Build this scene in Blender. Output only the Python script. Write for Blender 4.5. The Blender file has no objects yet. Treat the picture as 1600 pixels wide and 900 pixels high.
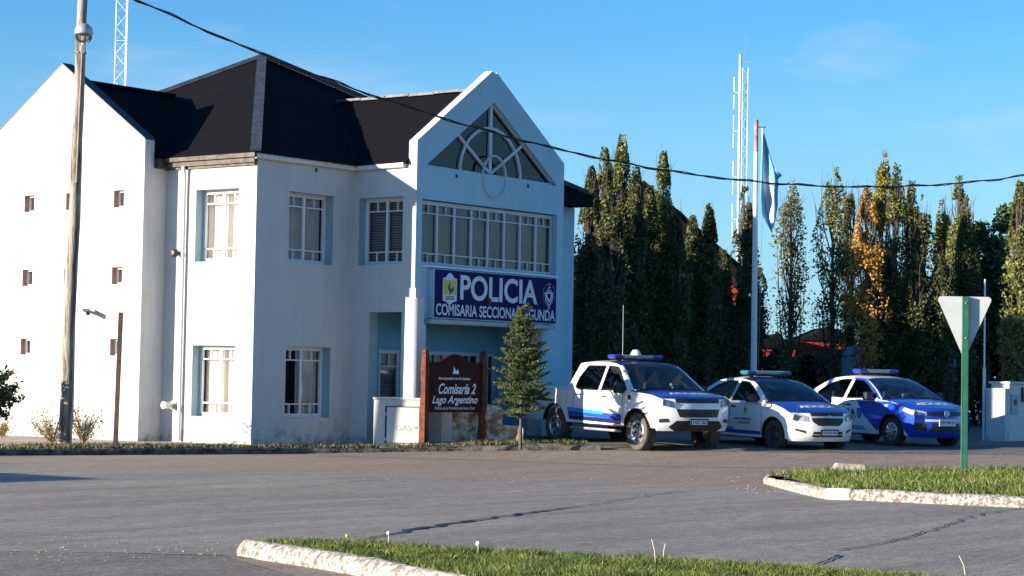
import bpy, bmesh, math, random
from math import sin, cos, pi, sqrt, radians, atan2
from mathutils import Vector, Matrix, noise
from mathutils.geometry import tessellate_polygon
random.seed(7)
S = bpy.context.scene
COL = S.collection
V = Vector
# ------------------------------------------------------------------ camera
F_PX, PITCH, ROLL, YAW, CH = 3330.48, .0429505, .0179187, .653561, 1.38
FW = V((cos(YAW)*cos(PITCH), sin(YAW)*cos(PITCH), sin(PITCH)))
r0 = V((sin(YAW), -cos(YAW), 0)); u0 = r0.cross(FW)
RT = cos(ROLL)*r0 + sin(ROLL)*u0; UP = -sin(ROLL)*r0 + cos(ROLL)*u0
EYE = V((0, 0, CH))
def ray(x, y): return FW + RT*((x-800)/F_PX) - UP*((y-450)/F_PX)
def gnd(x, y, z=0.0):
    r = ray(x, y); return EYE + r*((z-CH)/r.z)
def dep(x, y, d):
    return EYE + ray(x, y)*d
cd = bpy.data.cameras.new('camera'); cam = bpy.data.objects.new('camera', cd); COL.objects.link(cam)
cd.sensor_width = 36; cd.lens = F_PX/1600*36; cd.clip_end = 3000; cd.clip_start = .1
cam.matrix_world = Matrix((( RT.x, UP.x, -FW.x, 0), (RT.y, UP.y, -FW.y, 0), (RT.z, UP.z, -FW.z, CH), (0, 0, 0, 1)))
S.camera = cam
# ------------------------------------------------------------------ materials
def nt(m): return m.node_tree.nodes, m.node_tree.links
def mat(name, c, rough=.6, metal=0., spec=.5, var=0., vscale=3., c2=None, bump=0., bscale=60., coat=0., obj_var=0.):
    m = bpy.data.materials.new(name); m.use_nodes = True; N, L = nt(m); b = N['Principled BSDF']
    b.inputs['Base Color'].default_value = (*c, 1); b.inputs['Roughness'].default_value = rough
    b.inputs['Metallic'].default_value = metal; b.inputs['Specular IOR Level'].default_value = spec
    b.inputs['Coat Weight'].default_value = coat; b.inputs['Coat Roughness'].default_value = .05
    tc = N.new('ShaderNodeTexCoord')
    if var > 0 or c2:
        n = N.new('ShaderNodeTexNoise'); n.inputs['Scale'].default_value = vscale; n.inputs['Detail'].default_value = 6
        n.inputs['Roughness'].default_value = .65
        L.new(tc.outputs['Object'], n.inputs['Vector'])
        r = N.new('ShaderNodeValToRGB'); L.new(n.outputs['Fac'], r.inputs['Fac'])
        d = c2 if c2 else tuple(x*(1-var) for x in c)
        r.color_ramp.elements[0].position = .35; r.color_ramp.elements[1].position = .62
        r.color_ramp.elements[0].color = (*d, 1); r.color_ramp.elements[1].color = (*c, 1)
        L.new(r.outputs['Color'], b.inputs['Base Color'])
        m['ramp'] = r.name
    if bump > 0:
        n = N.new('ShaderNodeTexNoise'); n.inputs['Scale'].default_value = bscale; n.inputs['Detail'].default_value = 4
        L.new(tc.outputs['Object'], n.inputs['Vector'])
        q = N.new('ShaderNodeBump'); q.inputs['Strength'].default_value = bump; q.inputs['Distance'].default_value = .02
        L.new(n.outputs['Fac'], q.inputs['Height']); L.new(q.outputs['Normal'], b.inputs['Normal'])
    return m
M = {}
M['white'] = mat('white_stucco', (.60, .595, .58), .9, var=.08, vscale=1.6, bump=.35, bscale=45)
M['facade'] = mat('light_blue_stucco', (.36, .59, .68), .9, var=.08, vscale=1.4, bump=.35, bscale=45)
M['reveal'] = mat('pale_teal_paint', (.34, .47, .50), .85, var=.05, bump=.2)
M['porchblue'] = mat('porch_blue_paint', (.15, .38, .52), .8, var=.1, vscale=2, bump=.2)
M['royal'] = mat('royal_blue_paint', (.045, .20, .46), .7, var=.12, vscale=2)
M['pinkrev'] = mat('pinkish_brick_reveal', (.42, .28, .23), .9, var=.2, vscale=8)
M['frame'] = mat('white_window_frame', (.78, .79, .80), .4)
M['greyframe'] = mat('grey_window_frame', (.48, .52, .56), .4)
M['dark'] = mat('dark_interior', (.03, .03, .03), .9)
M['interior'] = mat('interior_plaster', (.05, .05, .06), .9)
M['curtain'] = mat('sheer_curtain', (.80, .76, .68), .9, var=.1, vscale=2)
M['brcurtain'] = mat('beige_curtain', (.19, .12, .115), .9, var=.35, vscale=3)
M['blind'] = mat('venetian_blind', (.40, .43, .46), .8, var=.1)
M['gutter'] = mat('white_gutter', (.72, .70, .66), .5, var=.15, vscale=5)
M['fascia'] = mat('weathered_fascia_boards', (.15, .13, .11), .8, c2=(.07, .058, .05), vscale=6, bump=.3)
M['cap'] = mat('grey_ridge_flashing', (.07, .082, .105), .6, metal=.2, c2=(.03, .036, .05), vscale=6, bump=.4, bscale=12)
M['caplight'] = mat('pale_ridge_flashing', (.13, .135, .15), .6, metal=.2, c2=(.035, .037, .045), vscale=5)
M['black'] = mat('black_plastic', (.012, .012, .013), .5)
M['rubber'] = mat('tyre_rubber', (.030, .028, .026), .9, c2=(.055, .048, .04), vscale=9)
M['dustyrubber'] = mat('dusty_tyre_rubber', (.11, .095, .08), .95, c2=(.05, .045, .04), vscale=7)
M['rim'] = mat('silver_rim', (.62, .62, .62), .3, metal=.7)
M['darkmetal'] = mat('dark_steel', (.05, .05, .055), .5, metal=.5)
M['chrome'] = mat('chrome', (.62, .62, .62), .3, metal=.45)
M['carwhite'] = mat('white_car_paint', (.78, .78, .77), .3, coat=.6, var=.05, vscale=2)
M['carblue'] = mat('blue_vinyl_wrap', (.008, .040, .30), .32, coat=.4, var=.15, vscale=3)
M['navy'] = mat('navy_vinyl', (.010, .016, .09), .35)
M['vwblue'] = mat('bright_blue_paint', (.006, .048, .42), .28, coat=.7)
M['skyblue'] = mat('light_blue_decal', (.02, .27, .75), .4)
M['deepblue'] = mat('deep_blue_decal', (.01, .06, .38), .4)
M['teal'] = mat('teal_decal', (.05, .35, .48), .4)
M['signnavy'] = mat('navy_sign_face', (.012, .017, .10), .8, spec=.12, c2=(.020, .014, .08), vscale=3)
M['letter'] = mat('white_sign_letters', (.62, .65, .74), .6)
M['text_white'] = mat('white_lettering', (.75, .77, .8), .5)
M['yellow'] = mat('yellow_shield', (.55, .52, .10), .6)
M['redp'] = mat('red_paint', (.45, .03, .02), .6)
M['woodsign'] = mat('dark_maroon_wood', (.050, .013, .010), .8, spec=.15, c2=(.032, .009, .008), vscale=4)
M['woodpost'] = mat('reddish_wood_post', (.17, .055, .028), .85, spec=.2, c2=(.07, .022, .014), vscale=9, bump=.3)
M['ledge'] = mat('pale_ledge', (.42, .48, .45), .8, var=.2)
M['rust'] = mat('rusty_post', (.10, .055, .04), .9, c2=(.03, .022, .02), vscale=5)
M['concrete'] = mat('concrete', (.42, .37, .30), .95, c2=(.28, .24, .19), vscale=6, bump=.6, bscale=25)
M['galv'] = mat('galvanised_steel', (.5, .5, .5), .45, metal=.5, var=.2)
M['mastwhite'] = mat('white_mast_paint', (.74, .74, .76), .5)
M['mastred'] = mat('red_mast_paint', (.55, .10, .08), .5)
M['greenpost'] = mat('green_painted_post', (.025, .12, .075), .5, c2=(.04, .16, .10), vscale=6, bump=.2)
M['signback'] = mat('bare_aluminium_sign_back', (.55, .57, .57), .7, metal=0, c2=(.48, .50, .50), vscale=5)
M['flagblue'] = mat('flag_light_blue', (.13, .38, .62), .85)
M['flagwhite'] = mat('flag_white', (.55, .62, .66), .85)
M['panelwhite'] = mat('off_white_panel', (.66, .65, .61), .7, var=.12, vscale=5, bump=.15)
M['panelgrey'] = mat('grey_panel', (.42, .43, .44), .6, var=.15)
M['barnroof'] = mat('dark_barn_roof', (.008, .008, .01), .9, spec=.1)
M['barnwall'] = mat('dark_barn_wall', (.01, .009, .009), .9)
M['redwall'] = mat('red_sheet_cladding', (.33, .04, .03), .7, var=.3, vscale=2)
M['bark'] = mat('grey_bark', (.11, .09, .07), .9, c2=(.05, .042, .034), vscale=6)
M['twig'] = mat('dry_twig', (.30, .22, .13), .9)
M['rusttop'] = mat('rust_streaked_white_paint', (.50, .30, .24), .8, c2=(.30, .10, .06), vscale=4)
M['deadwhite'] = mat('pale_stalk', (.55, .48, .38), .9)
M['seedhead'] = mat('white_seed_head', (.8, .8, .78), .9)
M['yellowflower'] = mat('yellow_flower', (.7, .5, .03), .8)
M['seat'] = mat('grey_seat_fabric', (.13, .125, .12), .9)
M['hivis'] = mat('hi_vis_vest', (.45, .75, .05), .8)
M['lensblue'] = mat('blue_light_lens', (.02, .04, .35), .15, coat=.5)
M['lensteal'] = mat('teal_light_lens', (.015, .15, .19), .3, coat=.3)
M['lensclear'] = mat('clear_grey_lens', (.30, .36, .42), .12, coat=.5)
M['headlamp'] = mat('headlamp_glass', (.34, .33, .32), .5, spec=.3)
M['glow'] = mat('tube_light', (.9, .9, .85), .5)
N, L = nt(M['glow']); N['Principled BSDF'].inputs['Emission Color'].default_value = (.85, 1, .9, 1); N['Principled BSDF'].inputs['Emission Strength'].default_value = 1.2

def glass(name, tint, body=.5, rough=.02, refl=1.0):
    m = bpy.data.materials.new(name); m.use_nodes = True; N, L = nt(m)
    N.remove(N['Principled BSDF']); out = N['Material Output']
    t = N.new('ShaderNodeBsdfTransparent'); t.inputs[0].default_value = (*tint, 1)
    g = N.new('ShaderNodeBsdfGlossy'); g.inputs['Roughness'].default_value = rough; g.inputs[0].default_value = (refl, refl, refl, 1)
    f = N.new('ShaderNodeFresnel'); f.inputs[0].default_value = 1.5
    a = N.new('ShaderNodeMath'); a.operation = 'ADD'; a.inputs[1].default_value = body; a.use_clamp = True
    L.new(f.outputs[0], a.inputs[0])
    x = N.new('ShaderNodeMixShader'); L.new(a.outputs[0], x.inputs[0]); L.new(t.outputs[0], x.inputs[1]); L.new(g.outputs[0], x.inputs[2])
    L.new(x.outputs[0], out.inputs[0]); return m
M['glass'] = glass('window_glass', (.88, .89, .90), .02, refl=.75)
M['darkglass'] = glass('unlit_gable_glass', (.7, .74, .8), .02, refl=.5)
M['carglass'] = glass('tinted_car_glass', (.38, .42, .42), .02)
M['lampglass'] = glass('lamp_bowl_glass', (.8, .8, .75), .1)

def weather(m):
    N, L = nt(m); b = N['Principled BSDF']; src = b.inputs['Base Color'].links[0].from_socket
    g = N.new('ShaderNodeNewGeometry'); sp = N.new('ShaderNodeSeparateXYZ'); L.new(g.outputs['Position'], sp.inputs[0])
    mr = N.new('ShaderNodeMapRange'); mr.inputs[1].default_value = .75; mr.inputs[2].default_value = .12; L.new(sp.outputs[2], mr.inputs[0])
    n = N.new('ShaderNodeTexNoise'); n.inputs['Scale'].default_value = 4.5; n.inputs['Detail'].default_value = 8; n.inputs['Roughness'].default_value = .75; L.new(g.outputs['Position'], n.inputs['Vector'])
    ad = N.new('ShaderNodeMath'); ad.operation = 'MULTIPLY_ADD'; ad.inputs[1].default_value = .27; L.new(mr.outputs[0], ad.inputs[0]); L.new(n.outputs['Fac'], ad.inputs[2])
    st = N.new('ShaderNodeMapRange'); st.inputs[1].default_value = .68; st.inputs[2].default_value = .92; L.new(ad.outputs[0], st.inputs[0])
    x = N.new('ShaderNodeMix'); x.data_type = 'RGBA'; L.new(st.outputs[0], x.inputs[0]); L.new(src, x.inputs[6]); x.inputs[7].default_value = (.20, .17, .14, 1)
    mp = N.new('ShaderNodeMapping'); mp.inputs['Scale'].default_value = (5, 5, .28); L.new(g.outputs['Position'], mp.inputs[0])
    n2 = N.new('ShaderNodeTexNoise'); n2.inputs['Scale'].default_value = 1.6; n2.inputs['Detail'].default_value = 7; n2.inputs['Roughness'].default_value = .7; L.new(mp.outputs[0], n2.inputs['Vector'])
    r = N.new('ShaderNodeMapRange'); r.inputs[1].default_value = .52; r.inputs[2].default_value = .78; r.inputs[3].default_value = 0; r.inputs[4].default_value = .38; L.new(n2.outputs['Fac'], r.inputs[0])
    y = N.new('ShaderNodeMix'); y.data_type = 'RGBA'; y.blend_type = 'MULTIPLY'; L.new(r.outputs[0], y.inputs[0]); L.new(x.outputs[2], y.inputs[6]); y.inputs[7].default_value = (.62, .60, .56, 1)
    L.new(y.outputs[2], b.inputs['Base Color'])
weather(M['white']); weather(M['facade'])
# white lime-washed rubble for kerbs and the broken wall
def patchy(name, ca, cb, cc, scale, bump):
    m = mat(name, ca, .95, bump=bump, bscale=18); N, L = nt(m); b = N['Principled BSDF']
    tc = N.new('ShaderNodeTexCoord'); n = N.new('ShaderNodeTexNoise'); n.inputs['Scale'].default_value = scale; n.inputs['Detail'].default_value = 8; n.inputs['Roughness'].default_value = .7
    L.new(tc.outputs['Object'], n.inputs['Vector'])
    r = N.new('ShaderNodeValToRGB'); L.new(n.outputs['Fac'], r.inputs['Fac']); e = r.color_ramp.elements
    e[0].position = .42; e[0].color = (*cc, 1); e[1].position = .56; e[1].color = (*ca, 1)
    k = e.new(.48); k.color = (*cb, 1)
    L.new(r.outputs['Color'], b.inputs['Base Color']); return m
M['kerbwhite'] = patchy('chipped_whitewashed_kerb', (.42, .40, .37), (.25, .215, .18), (.13, .11, .09), 22, 1.)
M['kerbgrey'] = patchy('old_grey_kerb', (.13, .115, .10), (.08, .07, .065), (.035, .03, .028), 4, .9)
M['ruin'] = patchy('peeling_plaster_over_stone', (.62, .58, .50), (.36, .27, .19), (.20, .14, .09), 3.2, .8)
M['polewood'] = patchy('weathered_pole_wood', (.36, .33, .27), (.24, .205, .165), (.11, .088, .07), 2.6, .9)
nd, lk = nt(M['polewood'])
mp = nd.new('ShaderNodeMapping'); mp.inputs['Scale'].default_value = (4, 4, .35)
for n_ in list(nd):
    if n_.type == 'TEX_NOISE':
        lk.new(mp.outputs[0], n_.inputs['Vector'])
tcn = nd.new('ShaderNodeTexCoord'); lk.new(tcn.outputs['Object'], mp.inputs[0])

# dark ribbed roofing: ribs run down each slope
def roofmat():
    m = mat('black_ribbed_roof_sheet', (.007, .006, .008), .85, spec=.08, c2=(.005, .005, .007), vscale=1.2); N, L = nt(m); b = N['Principled BSDF']
    g = N.new('ShaderNodeNewGeometry'); sn = N.new('ShaderNodeSeparateXYZ'); L.new(g.outputs['True Normal'], sn.inputs[0])
    ax = N.new('ShaderNodeMath'); ax.operation = 'ABSOLUTE'; L.new(sn.outputs[0], ax.inputs[0])
    ay = N.new('ShaderNodeMath'); ay.operation = 'ABSOLUTE'; L.new(sn.outputs[1], ay.inputs[0])
    gt = N.new('ShaderNodeMath'); gt.operation = 'GREATER_THAN'; L.new(ax.outputs[0], gt.inputs[0]); L.new(ay.outputs[0], gt.inputs[1])
    sp = N.new('ShaderNodeSeparateXYZ'); L.new(g.outputs['Position'], sp.inputs[0])
    mx = N.new('ShaderNodeMix'); L.new(gt.outputs[0], mx.inputs[0]); L.new(sp.outputs[0], mx.inputs[2]); L.new(sp.outputs[1], mx.inputs[3])
    ml = N.new('ShaderNodeMath'); ml.operation = 'MULTIPLY'; ml.inputs[1].default_value = 2*pi/.2; L.new(mx.outputs[0], ml.inputs[0])
    si = N.new('ShaderNodeMath'); si.operation = 'SINE'; L.new(ml.outputs[0], si.inputs[0])
    q = N.new('ShaderNodeBump'); q.inputs['Strength'].default_value = .3; q.inputs['Distance'].default_value = .012
    L.new(si.outputs[0], q.inputs['Height']); L.new(q.outputs['Normal'], b.inputs['Normal']); return m
M['roof'] = roofmat()

def asphalt(name, c, c2, sc=.25, gs=48, rough=.9, streak=False):
    m = bpy.data.materials.new(name); m.use_nodes = True; N, L = nt(m); b = N['Principled BSDF']; b.inputs['Roughness'].default_value = rough
    b.inputs['Specular IOR Level'].default_value = .35
    tc = N.new('ShaderNodeTexCoord')
    mp = N.new('ShaderNodeMapping'); mp.inputs['Rotation'].default_value = (0, 0, .3); mp.inputs['Scale'].default_value = (.45, 1.6, 1); L.new(tc.outputs['Object'], mp.inputs[0])
    n = N.new('ShaderNodeTexNoise'); n.inputs['Scale'].default_value = sc*4; n.inputs['Detail'].default_value = 7; n.inputs['Roughness'].default_value = .6; n.inputs['Distortion'].default_value = .6; L.new(mp.outputs[0], n.inputs['Vector'])
    r = N.new('ShaderNodeValToRGB'); r.color_ramp.elements[0].position = .3; r.color_ramp.elements[1].position = .7
    r.color_ramp.elements[0].color = (*c2, 1); r.color_ramp.elements[1].color = (*c, 1); L.new(n.outputs['Fac'], r.inputs['Fac'])
    g = N.new('ShaderNodeTexNoise'); g.inputs['Scale'].default_value = gs; g.inputs['Detail'].default_value = 3; L.new(tc.outputs['Object'], g.inputs['Vector'])
    g3 = N.new('ShaderNodeTexNoise'); g3.inputs['Scale'].default_value = 9; g3.inputs['Detail'].default_value = 9; g3.inputs['Roughness'].default_value = .75; L.new(mp.outputs[0], g3.inputs['Vector'])
    r3 = N.new('ShaderNodeValToRGB'); r3.color_ramp.elements[0].position = .36; r3.color_ramp.elements[1].position = .62; r3.color_ramp.elements[0].color = (.62, .61, .60, 1); r3.color_ramp.elements[1].color = (1.18, 1.17, 1.15, 1); L.new(g3.outputs['Fac'], r3.inputs['Fac'])
    g2 = N.new('ShaderNodeTexVoronoi'); g2.inputs['Scale'].default_value = 28; L.new(tc.outputs['Object'], g2.inputs['Vector'])
    r2 = N.new('ShaderNodeValToRGB'); r2.color_ramp.elements[0].position = .3; r2.color_ramp.elements[1].position = .75
    r2.color_ramp.elements[0].color = (.30, .30, .30, 1); r2.color_ramp.elements[1].color = (1.55, 1.53, 1.5, 1); L.new(g.outputs['Fac'], r2.inputs['Fac'])
    x = N.new('ShaderNodeMix'); x.data_type = 'RGBA'; x.blend_type = 'MULTIPLY'; x.inputs[0].default_value = .8
    L.new(r.outputs['Color'], x.inputs[6]); L.new(r2.outputs['Color'], x.inputs[7])
    x2 = N.new('ShaderNodeMix'); x2.data_type = 'RGBA'; x2.blend_type = 'MULTIPLY'; x2.inputs[0].default_value = 1; L.new(x.outputs[2], x2.inputs[6]); L.new(r3.outputs['Color'], x2.inputs[7])
    L.new(x2.outputs[2], b.inputs['Base Color'])
    if streak:
        m4 = N.new('ShaderNodeMapping'); m4.inputs['Rotation'].default_value = (0, 0, .62); m4.inputs['Scale'].default_value = (.07, .9, 1); L.new(tc.outputs['Object'], m4.inputs[0])
        g4 = N.new('ShaderNodeTexNoise'); g4.inputs['Scale'].default_value = 2.2; g4.inputs['Detail'].default_value = 5; g4.inputs['Roughness'].default_value = .6; L.new(m4.outputs[0], g4.inputs['Vector'])
        r4 = N.new('ShaderNodeValToRGB'); r4.color_ramp.elements[0].position = .38; r4.color_ramp.elements[1].position = .6; r4.color_ramp.elements[0].color = (.84, .84, .84, 1); r4.color_ramp.elements[1].color = (1.07, 1.07, 1.07, 1); L.new(g4.outputs['Fac'], r4.inputs['Fac'])
        x4 = N.new('ShaderNodeMix'); x4.data_type = 'RGBA'; x4.blend_type = 'MULTIPLY'; x4.inputs[0].default_value = 1; L.new(x2.outputs[2], x4.inputs[6]); L.new(r4.outputs['Color'], x4.inputs[7]); L.new(x4.outputs[2], b.inputs['Base Color'])
    ad = N.new('ShaderNodeMath'); ad.operation = 'ADD'; L.new(g.outputs['Fac'], ad.inputs[0]); L.new(g2.outputs['Distance'], ad.inputs[1])
    q = N.new('ShaderNodeBump'); q.inputs['Strength'].default_value = .18; q.inputs['Distance'].default_value = .008
    L.new(ad.outputs[0], q.inputs['Height']); L.new(q.outputs['Normal'], b.inputs['Normal']); return m
M['road'] = asphalt('brownish_asphalt', (.37, .29, .225), (.27, .21, .165))
M['patch'] = asphalt('greyer_worn_asphalt', (.36, .32, .275), (.255, .225, .195), streak=True)
M['nearpatch'] = asphalt('dark_near_asphalt', (.27, .23, .195), (.19, .165, .14))
M['apron'] = asphalt('parking_asphalt', (.20, .18, .16), (.14, .125, .115))
M['tar'] = mat('tar_filled_crack', (.018, .017, .017), .5)
M['ground'] = mat('dry_earth', (.14, .11, .08), .95, c2=(.10, .08, .055), vscale=.6, bump=.6, bscale=8)
M['walk'] = mat('beige_pavement', (.36, .30, .235), .95, c2=(.25, .20, .16), vscale=1.5, bump=.4, bscale=20)

def leafmat(name, c, c2, trans=.25, sc=2.5, rough=.55):
    m = bpy.data.materials.new(name); m.use_nodes = True; N, L = nt(m); b = N['Principled BSDF']; out = N['Material Output']
    b.inputs['Roughness'].default_value = rough
    g = N.new('ShaderNodeNewGeometry'); n = N.new('ShaderNodeTexNoise'); n.inputs['Scale'].default_value = sc; n.inputs['Detail'].default_value = 3
    tc = N.new('ShaderNodeTexCoord'); L.new(tc.outputs['Object'], n.inputs['Vector'])
    mm = N.new('ShaderNodeMath'); mm.operation = 'MULTIPLY_ADD'; mm.inputs[1].default_value = .45; L.new(g.outputs['Random Per Island'], mm.inputs[0]); 
    sb = N.new('ShaderNodeMath'); sb.operation = 'SUBTRACT'; sb.inputs[1].default_value = .22; L.new(n.outputs['Fac'], sb.inputs[0]); L.new(sb.outputs[0], mm.inputs[2])
    r = N.new('ShaderNodeValToRGB'); r.color_ramp.elements[0].position = .25; r.color_ramp.elements[1].position = .7
    r.color_ramp.elements[0].color = (*c2, 1); r.color_ramp.elements[1].color = (*c, 1); L.new(mm.outputs[0], r.inputs['Fac'])
    L.new(r.outputs['Color'], b.inputs['Base Color'])
    t = N.new('ShaderNodeBsdfTranslucent'); L.new(r.outputs['Color'], t.inputs[0])
    x = N.new('ShaderNodeMixShader'); x.inputs[0].default_value = trans; L.new(b.outputs[0], x.inputs[1]); L.new(t.outputs[0], x.inputs[2]); L.new(x.outputs[0], out.inputs[0]); return m
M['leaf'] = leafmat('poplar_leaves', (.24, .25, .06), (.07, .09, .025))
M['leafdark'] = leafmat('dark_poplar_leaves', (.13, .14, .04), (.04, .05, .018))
M['leafyellow'] = leafmat('yellowing_poplar_leaves', (.38, .32, .06), (.14, .15, .035))
M['leaforange'] = leafmat('orange_autumn_leaves', (.60, .36, .08), (.34, .20, .045), .35)
M['needle'] = leafmat('spruce_needles', (.10, .145, .038), (.028, .05, .016), .1, 6)
M['pineneedle'] = leafmat('pine_needles', (.06, .11, .03), (.018, .04, .015), .1, 6)
M['grass'] = leafmat('grass_blades', (.20, .225, .04), (.05, .095, .015), .25, 2.6)
M['drygrass'] = leafmat('dry_grass_blades', (.14, .135, .045), (.055, .065, .02), .2, 1.3)
M['soil'] = mat('grass_soil', (.09, .085, .035), .95, c2=(.05, .045, .02), vscale=5)
M['hedge'] = leafmat('shade_toned_hedge_leaves', (.035, .04, .018), (.014, .018, .009), .1, 2)  # near-black leaf colour carries the dense shade under the poplars

# ------------------------------------------------------------------ object helpers
def link(o, parent=None, label=None, cat=None, group=None, kind=None):
    if o.name not in COL.objects: COL.objects.link(o)
    if parent is not None: o.parent = parent
    if label: o['label'] = label
    if cat: o['category'] = cat
    if group: o['group'] = group
    if kind: o['kind'] = kind
    return o
def thing(name, label, cat, loc=(0, 0, 0), rz=0, group=None):
    o = bpy.data.objects.new(name, None); o.location = loc; o.rotation_euler = (0, 0, rz); o.empty_display_size = .2
    return link(o, None, label, cat, group)
class MB:
    def __init__(s): s.v = []; s.f = []; s.mi = []
    def face(s, pts, mi=0):
        n = len(s.v); s.v += [tuple(p) for p in pts]; s.f.append(tuple(range(n, n+len(pts)))); s.mi.append(mi)
    def add(s, vs, fs, mi=0):
        n = len(s.v); s.v += [tuple(p) for p in vs]; s.f += [tuple(i+n for i in f) for f in fs]; s.mi += [mi]*len(fs)
    def box(s, a, b, mi=0, T=None):
        x0, y0, z0 = a; x1, y1, z1 = b
        P = [V(p) for p in ((x0,y0,z0),(x1,y0,z0),(x1,y1,z0),(x0,y1,z0),(x0,y0,z1),(x1,y0,z1),(x1,y1,z1),(x0,y1,z1))]
        if T: P = [T(p) for p in P]
        s.add(P, [(0,3,2,1),(4,5,6,7),(0,1,5,4),(1,2,6,5),(2,3,7,6),(3,0,4,7)], mi)
    def bar(s, a, b, w, h=None, mi=0, up=V((0, 0, 1))):
        a = V(a); b = V(b); d = (b-a).normalized(); h = h or w
        if abs(d.dot(up)) > .98: up = V((0, 1, 0))
        r = d.cross(up).normalized(); u = r.cross(d)
        P = [q + r*(sx*w/2) + u*(sz*h/2) for q in (a, b) for sx, sz in ((-1,-1),(1,-1),(1,1),(-1,1))]
        s.add(P, [(0,1,2,3),(7,6,5,4),(0,4,5,1),(1,5,6,2),(2,6,7,3),(3,7,4,0)], mi)
    def tube(s, pts, rad, n=8, mi=0, caps=True):
        pts = [V(p) for p in pts]; k = len(s.v); m = len(pts)
        rad = rad if isinstance(rad, (list, tuple)) else [rad]*m
        pr = None
        for i, p in enumerate(pts):
            d = (pts[min(i+1, m-1)] - pts[max(i-1, 0)])
            if d.length < 1e-9: d = V((0, 0, 1))
            d.normalize()
            if pr is None: pr = d.cross(V((0, 0, 1)) if abs(d.z) < .9 else V((1, 0, 0))).normalized()
            r = (pr - d*pr.dot(d)).normalized(); u = d.cross(r); pr = r
            for j in range(n):
                a = 2*pi*j/n; s.v.append(tuple(p + r*(cos(a)*rad[i]) + u*(sin(a)*rad[i])))
        for i in range(m-1):
            for j in range(n):
                s.f.append((k+i*n+j, k+i*n+(j+1)%n, k+(i+1)*n+(j+1)%n, k+(i+1)*n+j)); s.mi.append(mi)
        if caps:
            s.f.append(tuple(k+j for j in reversed(range(n)))); s.mi.append(mi)
            s.f.append(tuple(k+(m-1)*n+j for j in range(n))); s.mi.append(mi)
    def lathe(s, prof, n=24, o=V((0, 0, 0)), axis='z', mi=0):
        k = len(s.v)
        for r, t in prof:
            for j in range(n):
                a = 2*pi*j/n; c, e = r*cos(a), r*sin(a)
                p = (c, e, t) if axis == 'z' else ((c, t, e) if axis == 'y' else (t, c, e))
                s.v.append((p[0]+o[0], p[1]+o[1], p[2]+o[2]))
        for i in range(len(prof)-1):
            for j in range(n):
                s.f.append((k+i*n+j, k+i*n+(j+1)%n, k+(i+1)*n+(j+1)%n, k+(i+1)*n+j)); s.mi.append(mi)
    def prism(s, outer, holes, thick, T, mi=0, mside=None, mhole=None):
        """outer/holes: lists of (u,z). T(u,z,d)->world; front at d=0, back at d=thick"""
        mside = mi if mside is None else mside; mhole = mside if mhole is None else mhole
        loops = [outer]+holes; flat = [p for l in loops for p in l]
        tris = tessellate_polygon([[V((p[0], p[1], 0)) for p in l] for l in loops])
        s.add([T(p[0], p[1], 0) for p in flat], tris, mi)
        if thick:
            s.add([T(p[0], p[1], thick) for p in flat], [tuple(reversed(t)) for t in tris], mi)
            for li, l in enumerate(loops):
                n = len(l)
                for i in range(n):
                    a, b = l[i], l[(i+1) % n]
                    s.face([T(*a, 0), T(*b, 0), T(*b, thick), T(*a, thick)], mside if li == 0 else mhole)
    def build(s, name, mats, parent=None, smooth=False, fix=True, **kw):
        me = bpy.data.meshes.new(name); me.from_pydata(s.v, [], s.f)
        for m in (mats if isinstance(mats, (list, tuple)) else [mats]): me.materials.append(m)
        me.polygons.foreach_set('material_index', s.mi)
        if fix:
            bm = bmesh.new(); bm.from_mesh(me); bmesh.ops.remove_doubles(bm, verts=bm.verts, dist=1e-5)
            bmesh.ops.recalc_face_normals(bm, faces=bm.faces); bm.to_mesh(me); bm.free()
        if smooth:
            me.polygons.foreach_set('use_smooth', [True]*len(me.polygons))
            try: me.set_sharp_from_angle(angle=radians(smooth if smooth is not True else 35))
            except Exception: pass
        me.update()
        return link(bpy.data.objects.new(name, me), parent, **kw)
def TA(X):   # plane facing -X ; u is world y
    return lambda u, z, d: V((X+d, u, z))
def TB(Y):   # plane facing -Y ; u is world x
    return lambda u, z, d: V((u, Y+d, z))
def rect(u0_, u1_, z0, z1): return [(u0_, z0), (u1_, z0), (u1_, z1), (u0_, z1)]
def bevel(o, w, seg=2):
    m = o.modifiers.new('bevel', 'BEVEL'); m.width = w; m.segments = seg; m.limit_method = 'ANGLE'; return o
def txt_mesh(s, size, off=0., shear=0., ext=0., spacing=1.):
    c = bpy.data.curves.new('t', 'FONT'); c.body = s; c.size = size; c.offset = off; c.shear = shear; c.extrude = ext; c.space_character = spacing
    c.align_x = 'CENTER'; c.resolution_u = 4
    o = bpy.data.objects.new('t', c); COL.objects.link(o); bpy.context.view_layer.update()
    dg = bpy.context.evaluated_depsgraph_get(); me = bpy.data.meshes.new_from_object(o.evaluated_get(dg))
    bpy.data.objects.remove(o); return me
def text(name, s, size, fn, m, parent, width=None, height=None, off=0., shear=0., mirror=False, spacing=1., label=None, sub=0):
    me = txt_mesh(s, size, off, shear, 0, spacing)
    if sub:
        bm = bmesh.new(); bm.from_mesh(me)
        bmesh.ops.subdivide_edges(bm, edges=bm.edges, cuts=sub); bm.to_mesh(me); bm.free()
    xs = [v.co.x for v in me.vertices]; ys = [v.co.y for v in me.vertices]
    cx, cy = (min(xs)+max(xs))/2, (min(ys)+max(ys))/2; w, h = max(xs)-min(xs), max(ys)-min(ys)
    fx = (width/w if width else 1.)*(-1 if mirror else 1); fy = height/h if height else abs(fx)
    for v in me.vertices: v.co = fn((v.co.x-cx)*fx, (v.co.y-cy)*fy)
    me.materials.clear(); me.materials.append(m)
    return link(bpy.data.objects.new(name, me), parent, label=label)

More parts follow.
